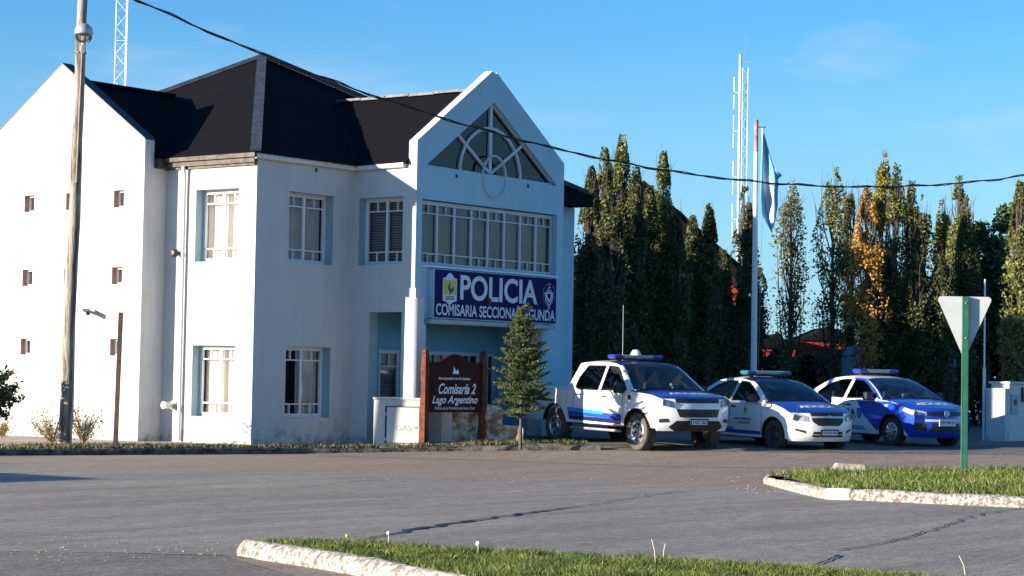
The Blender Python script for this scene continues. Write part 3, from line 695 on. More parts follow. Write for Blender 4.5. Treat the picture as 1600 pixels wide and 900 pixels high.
# round corner column
mb = MB(); cp = V((30.96, 26.03, 0)); n_ = 16
prof = [(.185, .05), (.185, .9), (.18, 2.0), (.172, 2.9), (.0, 2.905)]
mb.lathe(prof, 28, cp)
mb.box((30.87, 25.94, 2.9), (31.02, 26.08, 3.08))
mb.build('column', M['white'], ps, smooth=40)
mb = MB(); mb.box((31.145, FY-.02, .1), (31.28, FY+.18, 2.42)); mb.build('pier', M['facade'], ps)
# drainpipe, lamp, outlet
mb = MB(); mb.tube([(28.12, 29.42, 5.3), (28.16, 29.42, 5.1), (28.17, 29.42, .12)], .035, 8); mb.build('drainpipe', M['gutter'], ps, smooth=40)
mb = MB(); q = V((CX, 29.58, 3.66)); mb.lathe([(0, -.2), (.05, -.19), (.075, -.14), (.08, -.1), (.05, -.05), (.03, 0)], 14, q, 'x'); mb.build('wall_lamp', M['darkmetal'], ps, smooth=40)
mb = MB(); q = V((CX, 29.62, .78)); mb.lathe([(0, -.3), (.07, -.29), (.075, -.17), (.055, -.15), (.05, -.06), (.085, -.05), (.08, 0)], 14, q, 'x'); mb.build('vent_pipe', M['galv'], ps, smooth=40)
# eaves: fascia boards on A1, gutter on B1/A2
mb = MB()
mb.box((CX-.10, CY-.02, 5.30), (CX-.003, 29.97, 5.39)); mb.box((CX-.16, CY-.08, 5.392), (CX-.003, 29.97, 5.47))
mb.box((CX-.05, CY+.02, 5.25), (CX-.004, 29.97, 5.298))
mb.build('fascia', M['fascia'], ps)
mb = MB(); mb.box((GX+.25, GY-.12, 5.27), (CX+.3, GY-.003, 5.46)); mb.build('fascia', M['darkmetal'], ps)
mb = MB(); gt = 5.44
mb.tube([(CX-.1, CY-.06, gt-.02), (DX-.06, CY-.06, gt-.02)], .055, 8); mb.tube([(DX-.06, CY-.04, gt-.02), (DX-.06, FY+.26, gt-.0)], .055, 8)
mb.build('gutter', M['gutter'], ps, smooth=40)
# --- gable wing ---
GW = [(GY, ZB), (GY, 5.80), (32.40, 7.41), (34.86, 5.80), (34.86, ZB)]
sm = []
for yc in (33.27, 32.03, 30.66):
    for zz in ((4.53, 4.86), (3.06, 3.39), (1.70, 2.02)):
        sm.append((yc-.15, yc+.15, zz[0], zz[1]))
wall(TA(GX), GW, [rect(*q) for q in sm], .24, M['white'], M['pinkrev'])
for q in sm:
    mb = MB(); a0, a1, b0, b1 = q
    for u0_, u1_, z0_, z1_ in ((a0, a1, b0, b0+.035), (a0, a1, b1-.035, b1), (a0, a0+.035, b0+.035, b1-.035), (a1-.035, a1, b0+.035, b1-.035)): mb.box((GX+.10, u0_, z0_), (GX+.15, u1_, z1_))
    w = mb.build('window', M['frame'], ps); g = MB(); g.face([(GX+.125, a0+.03, b0+.03), (GX+.125, a1-.03, b0+.03), (GX+.125, a1-.03, b1-.03), (GX+.125, a0+.03, b1-.03)]); g.build('pane', M['glass'], w)
    g = MB(); g.face([(GX+.2, a0+.01, b0+.01), (GX+.2, a1-.01, b0+.01), (GX+.2, a1-.01, b1-.01), (GX+.2, a0+.01, b1-.01)]); g.build('curtain', M['curtain'], w)
wall(TB(GY), rect(GX+.24, CX, ZB, 5.44), [], .2)
wall(lambda u, z, d: V((u, 34.86-d, z)), rect(GX+.24, CX, ZB, 5.44), [], .2)
mb = MB()
for a, b in zip(GW[1:3], GW[2:4]):
    mb.add([V((GX+o, p[0], p[1]+e)) for e in (.003, .03) for p, o in ((a, -.01), (b, -.01), (b, .26), (a, .26))], [(0,1,2,3),(7,6,5,4),(0,4,5,1),(1,5,6,2),(2,6,7,3),(3,7,4,0)])
mb.build('coping', M['darkmetal'], ps)
# camera bracket on gable wing
mb = MB(); mb.box((GX-.08, 31.46, 2.55), (GX, 31.54, 2.6)); mb.bar((GX-.06, 31.5, 2.57), (GX-.16, 31.25, 2.52), .05); mb.bar((GX-.1, 31.33, 2.56), (GX-.3, 31.12, 2.5), .07, .08); mb.build('security_camera', M['darkmetal'], ps)
# --- roofs ---
PK = V((32.78, 31.97, 8.19)); Z0 = 5.475
EV = [V((CX-.17, CY-.12, Z0)), V((38.34, CY-.3, Z0)), V((38.34, 36.65, Z0)), V((CX-.17, 36.65, Z0))]
mb = MB()
for i in range(4): mb.face([EV[i], EV[(i+1) % 4], PK])
mb.face([e for e in EV[::-1]]); mb.build('roof', M['roof'], ps)
mb = MB()
def capbar(a, b, w, h, mi=0): mb.bar(V(a)+V((0, 0, .03)), V(b)+V((0, 0, .03)), w, h, mi)
nseg = 7
for i in range(nseg):
    a = EV[0].lerp(PK, i/nseg); b = EV[0].lerp(PK, (i+1.04)/nseg); o_ = V((0, 0, .012*(i % 2)))
    capbar(a+o_, b+o_, .20, .03); 
capbar(EV[1]+V((0, 0, .03)), PK+V((0, 0, .03)), .2, .09); capbar(EV[3], PK, .16, .08); capbar(EV[2], PK, .16, .06)
mb.build('ridge_cap', M['cap'], ps)
mb = MB(); mb.box((35.70, CY-.42, 5.22), (38.36, CY-.3, 5.50)); mb.box((38.265, CY-.3, 5.22), (38.36, 36.6, 5.46)); mb.box((35.7, CY-.3, 5.21), (38.26, CY-.003, 5.26)); mb.build('fascia', M['barnroof'], ps)
# front gable roof
ZR = 7.16; XR = 33.32
mb = MB(); yb = 30.4
lft = [V((DX-.10, FY+.19, 5.50)), V((XR, FY+.19, ZR)), V((XR, yb, ZR)), V((DX-.10, CY-.12, 5.50)), ]
def slab_roof(pts, th=.05):
    up = V((0, 0, th)); n = len(pts)
    mb.add(list(pts)+[p-up for p in pts], [tuple(range(n)), tuple(range(2*n-1, n-1, -1))]+[(i, (i+1) % n, (i+1) % n+n, i+n) for i in range(n)])
slab_roof(lft); slab_roof([V((35.75, FY+.19, 5.50)), V((XR, FY+.19, ZR)), V((XR, yb, ZR)), V((35.75, CY-.12, 5.50))])
mb.build('roof', M['roof'], ps)
mb = MB()
for i in range(6):
    a = V((XR, FY+.2+i*.66, ZR+.015)); mb.bar(a+V((0, 0, .01*(i % 2))), a+V((0, .68, .01*(i % 2))), .18, .05)
mb.build('ridge_cap', M['caplight'], ps)
mb = MB(); mb.bar((DX-.1, CY-.1, 5.53), (XR, yb-.1, ZR+.02), .1, .03); mb.build('valley_flashing', M['barnroof'], ps)
# wing roof
mb = MB(); YR, ZW = 32.36, 7.12
slab_roof([V((GX+.24, GY-.12, 5.50)), V((GX+.24, YR, ZW)), V((31.6, YR, ZW)), V((CX-.1, GY-.12, 5.50))])
slab_roof([V((GX+.24, 34.9, 5.50)), V((GX+.24, YR, ZW)), V((31.6, YR, ZW)), V((CX-.1, 34.9, 5.50))])
mb.build('roof', M['roof'], ps)
mb = MB(); mb.bar((GX+.25, YR, ZW+.02), (30.6, YR, ZW+.02), .14, .05); mb.build('ridge_cap', M['barnroof'], ps)

# ---------------- POLICIA sign board (top-level thing)
sg = thing('sign_board', 'long navy board reading POLICIA COMISARIA SECCIONAL SEGUNDA above the porch', 'sign', (33.3, 25.9, 2.5))
def loc(o):  # keep world coordinates while parenting
    o.matrix_parent_inverse = Matrix.Translation(o.parent.location).inverted(); return o
SX0, SX1, SZ0, SZ1, SY = 31.345, 35.31, 2.525, 3.475, 25.89
mb = MB(); mb.box((SX0, SY, SZ0), (SX1, FY-.003, SZ1)); loc(mb.build('casing', M['facade'], sg))
mb = MB(); mb.box((SX0+.03, SY-.012, SZ0+.02), (SX1-.02, SY-.001, SZ1-.015)); loc(mb.build('sign_face', M['signnavy'], sg))
TS = lambda cx, cz, e=.016: (lambda u, v: V((cx+u, SY-e, cz+v)))
loc(text('lettering', 'POLICIA', .5, TS(33.39, 3.15), M['letter'], sg, width=2.5, height=.49, off=.012))
loc(text('lettering', 'COMISARIA SECCIONAL SEGUNDA', .3, TS(33.33, 2.70), M['letter'], sg, width=3.84, height=.225, off=.006))
def emb(polys, name, m, e, par, T):
    mb = MB()
    for p in polys: mb.prism(p, [], 0, lambda u, z, d: T(u, z, e))
    return loc(mb.build(name, m, par, fix=False))
TE = lambda cx, cz, s: (lambda u, z, e: V((cx+u*s, SY-e, cz+z*s)))
te = TE(31.82, 3.10, .215)
shield = [(-1, .95), (-.55, 1.05), (-.35, 1.3), (0, 1.45), (.35, 1.3), (.55, 1.05), (1, .95), (1, -1.05), (.5, -1.15), (.2, -1.35), (0, -1.42), (-.2, -1.35), (-.5, -1.15), (-1, -1.05)]
emb([shield], 'shield', M['letter'], .016, sg, te)
emb([[(-.88, .8), (.88, .8), (.88, -.5), (-.88, -.5)]], 'shield_field', M['yellow'], .019, sg, te)
rooster = [(-.08, .62), (.02, .5), (.0, .3), (.08, .08), (.22, .02), (.34, .2), (.52, .22), (.56, .0), (.48, -.2), (.3, -.28), (.12, -.32), (.1, -.5), (-.02, -.5), (-.04, -.3), (-.2, -.15), (-.3, .05), (-.28, .22), (-.2, .36), (-.14, .5)]
emb([rooster, [(-.6, -.66), (.6, -.64), (.6, -.74), (-.6, -.76)], [(-.62, -.84), (.64, -.84), (.64, -.94), (-.62, -.94)]], 'rooster_emblem', M['navy'], .022, sg, te)
te2 = TE(35.03, 3.13, .2)
ring = lambda r, w, n=24, sy=1.: [[(r*cos(a), sy*r*sin(a)), ((r+w)*cos(a), sy*(r+w)*sin(a)), ((r+w)*cos(b), sy*(r+w)*sin(b)), (r*cos(b), sy*r*sin(b))] for a, b in ((2*pi*i/n, 2*pi*(i+.42)/n) for i in range(n))]
cupE = [(-.55, .25), (.55, .25), (.5, -.3), (.2, -.7), (.0, -.8), (-.2, -.7), (-.5, -.3)]
cupI = [(-.3, .1), (.3, .1), (.28, -.25), (0, -.55), (-.28, -.25)]
emb(ring(.95, .05, 26, 1.15)+[[(-.75, .2), (-.62, .25), (-.5, -.5), (-.1, -.95), (.05, -1.2), (-.1, -1.2), (-.6, -.6)], [(.75, .2), (.62, .25), (.5, -.5), (.1, -.95), (-.05, -1.2), (.1, -1.2), (.6, -.6)], [(-.05, .3), (.05, .3), (.04, 1.15), (-.04, 1.15)], [(-.25, .62), (.3, .8), (.3, .72), (-.25, .54)], [(-.45, .3), (.45, .36), (.4, .46), (-.4, .4)], [(-.2, -1.5), (.2, -1.2), (.25, -1.25), (-.15, -1.55)], [(.2, -1.5), (-.2, -1.2), (-.25, -1.25), (.15, -1.55)]], 'crest', M['letter'], .018, sg, te2)
emb([cupE], 'crest_cup', M['letter'], .020, sg, te2); emb([cupI], 'crest_cup', M['signnavy'], .022, sg, te2)
mb = MB(); mb.box((32.98, SY-.06, 2.83), (33.07, SY-.013, 2.97)); loc(mb.build('lamp_box', M['woodpost'], sg))

# ================================================================== STREET THINGS
def tapertube(pts, rads, n=12): mb = MB(); mb.tube(pts, rads, n); return mb
# wooden utility pole
b = gnd(101, 692, .1); b = EYE + (b-EYE)*.978; b.z = .08
pole = thing('utility_pole', 'tall weathered wooden pole carrying a round street lamp, before the gable wing', 'utility pole', b)
dpt = (b-EYE).dot(FW); t_ = dep(133, -60, dpt)-b
pts = []; rads = []
for i in range(26):
    f = i/25; pts.append(V((t_.x*f*.9+.02*noise.noise(V((f*5, 1, 0))), t_.y*f*.9+.02*noise.noise(V((f*5, 2, 0))), t_.z*f-.1))); rads.append((.122-.04*f)*(1+.05*noise.noise(V((f*16, 3, 3)))))
tapertube(pts, rads, 14).build('shaft', M['polewood'], pole, smooth=50)
def onpole(z): 
    f = z/t_.z; return V((t_.x*f*.9, t_.y*f*.9, z))
zl = (dep(133, 55, dpt)-b).z
toC = V((-.79, -.61, 0)); toR = V((.61, -.79, 0))
mb = MB()
pa = onpole(zl-2.6)+toC*.10+toR*.04; mb.tube([pa, onpole(zl-1)+toC*.10+toR*.045, onpole(zl-.25)+toC*.105+toR*.05], .018, 8); mb.build('conduit', M['walk'], pole, smooth=40)
mb = MB(); q = onpole(zl)+toC*.24+toR*.09
mb.tube([onpole(zl-.3)+toC*.08+toR*.05, q+V((0, 0, -.18)), q+V((0, 0, -.05))], .045, 8); mb.build('bracket', M['galv'], pole, smooth=40)
lh = MB(); lh.lathe([(0, .17), (.08, .16), (.15, .09), (.165, .0), (.15, -.02)], 18, q); lamp = lh.build('lamp_head', M['galv'], pole, smooth=50)
lh = MB(); lh.lathe([(.15, -.02), (.145, -.09), (.10, -.16), (.0, -.18)], 18, q); lh.build('lamp_bowl', M['lampglass'], lamp, smooth=60)
mb = MB(); mb.lathe([(.104, zl-.32), (.104, zl-.30)], 14, V((onpole(zl-.3).x, onpole(zl-.3).y, 0))); mb.build('strap', M['darkmetal'], pole)
# leaning rusty post
b = gnd(180, 701, .1); d_ = (b-EYE).dot(FW); t2 = dep(189, 488, d_)-b
mb = MB(); mb.bar(V((0, 0, -.05)), t2, .075, .05, up=toC); o = mb.build('steel_post', M['rust'], label='thin dark rusty steel post leaning slightly in the verge', cat='post'); o.location = b
# overhead cable
A_ = dep(100, -55, 25); B_ = dep(1750, 244.4, 35); P_ = []
for i in range(80):
    t = i/79; P_.append(A_.lerp(B_, t)-V((0, 0, 1.352*4*t*(1-t)+.006*sin(i*1.9))))
mb = MB(); mb.tube(P_, .011, 6); mb.tube([p+V((0.0, 0, .022*sin(i*1.3))) + V((.01, .01, 0))*cos(i*1.3) for i, p in enumerate(P_)], .007, 5)
mb.build('overhead_cable', M['black'], label='black twisted overhead cable sagging across the whole sky', cat='cable')
# gas cabinet wall
def oriented(px, py, zt, dx):  # returns base point + direction
    return gnd(px, py, zt)
gb = onw(583, 696); gd = V((.58, -.81, 0)).normalized(); gn = V((gd.y, -gd.x, 0))  # gn toward camera side
if gn.dot(toC) < 0: gn = -gn
gc = thing('gas_cabinet', 'low off-white masonry cabinet marked GAS at the station corner', 'gas cabinet', gb)
TG = lambda p: gd*p.x - gn*p.y + V((0, 0, p.z))
gL = .93
mb = MB(); mb.box((0, 0, -.05), (gL, .45, .86), 0, TG); mb.box((-.02, -.02, .861), (gL+.02, .47, .90), 0, TG); bevel(mb.build('body', M['panelwhite'], gc), .01)
mb = MB(); mb.box((.25, -.045, .06), (.86, -.002, .72), 0, TG); dr = mb.build('door', M['panelwhite'], gc); bevel(dr, .006)
mb = MB(); mb.box((.215, -.02, .04), (.245, -.001, .74), 0, TG); mb.box((.215, -.02, .722), (.87, -.001, .737), 0, TG); mb.build('door_gap', M['darkmetal'], gc)
mb = MB(); mb.box((.215, -.06, .56), (.245, -.02, .62), 0, TG); mb.box((.215, -.06, .1), (.245, -.02, .15), 0, TG); mb.build('hinge', M['galv'], dr)
mb = MB(); mb.box((.76, -.07, .34), (.9, -.046, .36), 0, TG); mb.box((.86, -.075, .30), (.885, -.046, .35), 0, TG); mb.build('latch', M['galv'], dr)
M['embossed'] = mat('embossed_paint', (.50, .48, .43), .7)
text('lettering', 'GAS', .2, lambda u, v: TG(V((.56+u, -.05, .34+v))), M['embossed'], gc, width=.30, height=.11)
# broken plastered wall
rb = gnd(657, 690, .1); rb = EYE + (rb-EYE)  # start
rd = V((.64, -.77, 0)).normalized()
e_ = gnd(813, 686.5, .1)
rb = onw(659, 690.5); re_ = onw(817, 689.5); re_.z = rb.z; rd = (re_-rb).normalized(); LN = (re_-rb).length
rn = V((rd.y, -rd.x, 0)); rn = rn if rn.dot(toC) > 0 else -rn
rw = thing('broken_wall', 'low ruined stone wall with peeling white plaster behind the brown sign', 'wall', rb)
TW = lambda p: rd*p.x - rn*p.y + V((0, 0, p.z))
def rblock(x0, x1, h0, h1, y0, y1, m, seed, name, amp=.03):
    mb = MB(); nx = max(3, int((x1-x0)/.04)); nz = 14
    def pt(i, j, yy): 
        f = i/nx; x = x0+(x1-x0)*f; hh = (h0+(h1-h0)*f)*(1-.10*max(0, abs(2*f-1)-.75)/.25); z = hh*j/nz
        q = noise.noise(V((x*5, z*5, seed)))*amp; return TW(V((x, yy+q, z-(.04 if j == 0 else 0)+ (q*.6 if j == nz else 0))))
    for yy, fl in ((y0, 0), (y1, 1)):
        for i in range(nx):
            for j in range(nz): mb.face([pt(i, j, yy), pt(i+1, j, yy), pt(i+1, j+1, yy), pt(i, j+1, yy)])
    for i in range(nx): mb.face([pt(i, nz, y0), pt(i+1, nz, y0), pt(i+1, nz, y1), pt(i, nz, y1)])
    for j in range(nz):
        for i in (0, nx): mb.face([pt(i, j, y0), pt(i, j+1, y0), pt(i, j+1, y1), pt(i, j, y1)])
    return mb.build(name, m, rw, smooth=50)
s_ = LN/158.
rblock(0, 30*s_, .80, .80, .03, .35, M['panelgrey'], 1, 'cabinet_door', .003)
rblock(30*s_, 47*s_, .78, .80, 0, .36, M['panelwhite'], 2, 'pillar', .012)
rblock(47*s_, 92*s_, .78, .76, .06, .34, M['ruin'], 3, 'wall_section', .05)
rblock(92*s_, 124*s_, .74, .70, -.02, .36, M['ruin'], 4, 'wall_section', .05)
rblock(124*s_, 158*s_, .36, .33, .0, .34, M['ruin'], 5, 'wall_section', .04)
mb = MB(); mb.tube([TW(V((12*s_, .0, .32))), TW(V((16*s_, -.06, .33))), TW(V((22*s_, -.05, .30))), TW(V((24*s_, .0, .22))), TW(V((24*s_, .0, .12)))], .012, 6); mb.build('handle', M['galv'], rw, smooth=40)

# brown wooden municipal sign
sb_ = onw(662, 697); ws = thing('wooden_sign', 'dark maroon carved wooden sign reading Comisaría 2 Lago Argentino on two posts', 'sign', sb_)
SL = 1.72
for x in (0, SL):
    mb = MB(); n = 14; 
    for i in range(n):
        z0 = 1.7*i/n; w = .055 + (.006*sin(i*1.3))
        mb.box((x-w, -w, z0-(.1 if i == 0 else 0)), (x+w, w, 1.7*(i+1)/n))
    mb.lathe([(.055, 1.7), (.068, 1.73), (.055, 1.77), (0, 1.80)], 8, V((x, 0, 0)))
    mb.build('post', M['woodpost'], ws)
a0, a1 = .075, SL-.075; mid = SL/2
topc = [(a1, 1.55)] + [(a1-(a1-a0)*t, 1.55+.16*max(0, .5-.5*cos(2*pi*min(max((t-.12)/.76, 0), 1)))) for t in [i/20 for i in range(1, 20)]] + [(a0, 1.55)]
mb = MB(); mb.prism([(a0, .62), (a1, .62)] + topc, [], .05, lambda u, z, d: V((u, d-.025, z))); mb.build('board', M['woodsign'], ws)
TT = lambda cx, cz: (lambda u, v: V((cx+u, -.030, cz+v)))
text('lettering', 'Municipalidad de El Calafate', .1, TT(mid-.03, 1.245), M['text_white'], ws, width=.95, height=.062, shear=.35, off=.002)
text('lettering', 'Comisaría 2', .2, TT(mid+.06, 1.06), M['text_white'], ws, width=1.12, height=.20, shear=.4, off=.004)
text('lettering', 'Lago Argentino', .2, TT(mid, .835), M['text_white'], ws, width=1.36, height=.19, shear=.4, off=.004)
text('lettering', 'Policía de la Provincia de Santa Cruz', .1, TT(mid, .70), M['text_white'], ws, width=1.2, height=.055, shear=.35, off=.001)
mb = MB()
for p in ([(-.09, 0), (.1, 0), (.08, .05), (-.07, .05)], [(-.07, .05), (.02, .05), (-.02, .09), (-.05, .14), (-.06, .09)], [(.03, .05), (.09, .05), (.05, .09)]): mb.prism(p, [], 0, lambda u, z, d: V((mid+u, -.030, 1.34+z)))
mb.build('crest', M['text_white'], ws, fix=False)

# give way sign seen from behind
yb_ = gnd(1506, 739, .12); yd = (yb_-EYE).dot(FW); pxm = F_PX/yd
yw = thing('give_way_sign', 'back of a triangular give way sign on a green post on the island', 'traffic sign', yb_, atan2(-.79, .61)+.04)
H_ = 276/pxm
mb = MB(); mb.box((-.045, -.04, -.1), (.045, -.03, H_)); mb.box((-.045, -.04, -.1), (-.036, .02, H_)); mb.box((.036, -.04, -.1), (.045, .02, H_)); mb.build('post', M['greenpost'], yw)
mb = MB(); w_ = 42/pxm; hb = 96/pxm; r_ = .05
pts2 = []
def rc(c, a0_, a1_, r):
    for i in range(6): a = a0_+(a1_-a0_)*i/5; pts2.append((c[0]+r*cos(a), c[1]+r*sin(a)))
rc((w_-r_, H_-r_-.0), -.5, pi/2, r_); rc((-w_+r_, H_-r_), pi/2, pi+.5, r_); rc((0, H_-hb+r_*.6), pi+.5, 2*pi-.5, r_*.5)
mb.prism(pts2, [], .006, lambda u, z, d: V((u, .03+d, z))); mb.build('sign_plate', M['signback'], yw)
mb = MB(); 
for z in (H_-.1, H_-.62): mb.lathe([(0, -.05), (.012, -.048), (.014, -.04)], 8, V((-.0, 0, z)), 'y')
mb.build('bolt', M['galv'], yw)

# meter cabinets, right edge
cb = dep(1570, 688, 45.5); cb.z = .25; cpx = F_PX/45.5
mc = thing('meter_cabinet', 'white masonry utility meter pillar at the right edge of the car park', 'meter cabinet', cb, 0)
mb = MB(); mb.box((0, 0, -.05), (.25, .44, 83/cpx)); bevel(mb.build('side_pillar', M['white'], mc), .01)
mb = MB(); mb.box((.255, .02, -.05), (2.4, .44, 90/cpx)); mb.box((.20, -.02, 90/cpx+.002), (2.45, .48, 90/cpx+.05)); bevel(mb.build('body', M['panelwhite'], mc), .01)
mb = MB(); mb.box((.32, -.01, .58), (.66, .018, 1.0)); mb.build('meter_door', M['panelgrey'], mc)
mb = MB(); mb.box((.42, -.02, .78), (.56, -.011, .9)); mb.build('meter', M['darkmetal'], mc)
mb = MB(); mb.box((.86, -.03, .85), (1.22, .018, 1.16)); f_ = mb.build('meter_box', M['navy'], mc)
mb = MB(); mb.box((.93, -.04, .92), (1.15, -.031, 1.09)); mb.box((.99, -.046, .96), (1.09, -.041, 1.05), 1); mb.build('dial', [M['letter'], M['black']], f_)
# conduit pole behind it
mb = MB(); q = V((.14, .55, 0)); h1 = (687-432)/cpx
mb.tube([q, q+V((0, 0, h1*.45))], .035, 8); mb.tube([q+V((0, 0, h1*.45)), q+V((0, 0, h1))], .02, 8)
mp_ = mb.build('service_mast', M['mastwhite'], mc, smooth=40)
mb = MB(); q = V((.40, .25, 0)); mb.tube([q+V((0, 0, 1.15)), q+V((0, 0, 2.05)), q+V((.05, 0, 2.1)), q+V((.2, 0, 2.08)), q+V((.4, 0, 1.9)), q+V((.7, 0, 1.75))], .025, 8); mb.build('bent_pipe', M['woodpost'], mc, smooth=40)

# flagpole and flag
fb = dep(1177, 640, 49); fb.z = .1; fp = thing('flagpole', 'tall white flagpole with rusty top behind the parked cars', 'flagpole', fb)
ft = dep(1182, 187, 49)-fb
mb = MB(); mb.tube([(0, 0, 0), ft*.33, ft*.9], [.075, .07, .05], 10); mb.build('pole', M['mastwhite'], fp, smooth=40)
mb = MB(); mb.tube([ft*.9, ft], [.05, .045], 10); mb.build('pole_top', M['rusttop'], fp, smooth=40)
mb = MB(); pt_ = ft+V((0, 0, -.17)); mb.bar(pt_, pt_+toR*.2, .02); mb.lathe([(0, .02), (.02, 0), (0, -.02)], 6, pt_+toR*.2); mb.build('pulley_arm', M['woodpost'], fp)
mb = MB(); mb.tube([pt_+toR*.19, V((0, 0, 1.5))+toR*.1], .003, 4); mb.build('halyard', M['galv'], fp)
flag = MB(); nx, ny = 26, 36; fm_ = F_PX/49
def fpt(i, j):
    u = i/nx; v = j/ny      # u across stripes, v along the fall
    L0 = [(1190, 200), (1189, 250), (1187, 300), (1190, 335), (1205, 362)]
    R0 = [(1191, 200), (1207, 255), (1216, 285), (1216, 320), (1210, 352)]
    def ip(Lp): k = min(int(v*4), 3); f = v*4-k; return (Lp[k][0]*(1-f)+Lp[k+1][0]*f, Lp[k][1]*(1-f)+Lp[k+1][1]*f)
    a, c = ip(L0), ip(R0); x = a[0]+(c[0]-a[0])*u; y = a[1]+(c[1]-a[1])*u
    if v > .85: y += 3*sin(u*9)
    p = dep(x, y, 49) + toC*(.10*sin(u*8+v*3)*min(1, v*3)+.05*sin(v*14+u*2)); return p
for i in range(nx):
    for j in range(ny):
        u = (i+.5)/nx; v = (j+.5)/ny; s__ = u+ .25*sin(v*5+1)*v - .0
        mi = 1 if .12 < s__-.1*v < .58 else 0
        flag.face([fpt(i, j), fpt(i+1, j), fpt(i+1, j+1), fpt(i, j+1)], mi)
flag.face([dep(1210, 262, 48.9), dep(1222, 274, 48.9), dep(1212, 284, 48.9)], 0)
fo = flag.build('flag', [M['flagblue'], M['flagwhite']], smooth=70, label='limp light blue and white striped flag hanging from the flagpole', cat='flag')
md = fo.modifiers.new('thick', 'SOLIDIFY'); md.thickness = .004

# masts
def lattice(name, base, h, w, bands, label, m=None, extra=None, step=None):
    r = thing(name, label, 'antenna mast', base); cs = [V((w*cos(a)/1.73, w*sin(a)/1.73, 0)) for a in (0.4, 0.4+2.094, 0.4+4.189)]
    step = step or w*1.1; n = int(h/step); seg = {}
    for i in range(n):
        k = int(i*step/bands) % 2 if bands else 0; mb = seg.setdefault(int(i*step/(bands or 1e9)), MB())
        z0, z1 = i*step, (i+1)*step
        for j in range(3):
            a, c = cs[j], cs[(j+1) % 3]; mb.bar(a+V((0, 0, z0)), a+V((0, 0, z1)), w*.06)
            mb.bar((a if i % 2 else c)+V((0, 0, z0)), (c if i % 2 else a)+V((0, 0, z1)), w*.026)
            if i % 4 == 0: mb.bar(a+V((0, 0, z0)), c+V((0, 0, z0)), w*.026)
    for k, mb in sorted(seg.items()): mb.build('mast_section', M['mastred'] if k % 2 else M['mastwhite'], r)
    return r
mbase = dep(177, 640, 62); mbase.z = 0; mt = lattice('lattice_mast', mbase, 14.5, .36, 4.1, 'red and white lattice radio mast rising behind the left gable')
m2b = dep(1158, 640, 95); m2b.z = 0; H2 = (603-95)/F_PX*95+1.4
m2 = lattice('lattice_mast', m2b, H2, .24, 0, 'slender lattice mast with tall white dipole antennas beyond the poplars', step=.42)
mb = MB(); q = toR*-.24; mb.tube([q+V((0, 0, H2*.35)), q+V((0, 0, H2+.25))], .06, 8)
mb.build('antenna_tube', M['mastwhite'], m2, smooth=40)
mb = MB()
for yy in (122, 183, 255, 322):
    z = (603-yy)/F_PX*95+1.4 - .7; q2 = toR*-.5
    for dz in (-.75, .05): mb.tube([q2+V((0, 0, z+dz)), q2+V((0, 0, z+dz+.65))], .028, 6)
    mb.bar(toR*-.3+V((0, 0, z)), q2+V((0, 0, z)), .03)
mb.build('dipole_antenna', M['mastwhite'], m2)
mb = MB(); mb.bar((0, 0, H2-.1), V((0, 0, H2-.1))+toR*.35, .05); mb.tube([V((0, 0, H2)), V((0, 0, H2+1.4))], .012, 4); mb.build('lightning_rod', M['galv'], m2)

# ================================================================== TREES
import numpy as np
def leafmesh(name, C, size, m, parent, rng, asp=.62, D=None):
    n = len(C); a = rng.normal(size=(n, 3))
    if D is not None: a = a*.35 + D
    a /= np.linalg.norm(a, axis=1)[:, None]; b = rng.normal(size=(n, 3)); b -= a*(a*b).sum(1)[:, None]; b /= np.linalg.norm(b, axis=1)[:, None]
    s = size*rng.uniform(.6, 1.3, n)[:, None]
    P = np.stack([C-a*s, C-b*s*asp+a*s*.1, C+a*s, C+b*s*asp+a*s*.1], 1).reshape(-1, 3)
    me = bpy.data.meshes.new(name); me.vertices.add(4*n); me.vertices.foreach_set('co', P.ravel())
    me.loops.add(4*n); me.loops.foreach_set('vertex_index', np.arange(4*n)); me.polygons.add(n)
    me.polygons.foreach_set('loop_start', np.arange(0, 4*n, 4)); me.polygons.foreach_set('loop_total', np.full(n, 4)); me.update(calc_edges=True)
    me.materials.append(m); return link(bpy.data.objects.new(name, me), parent)
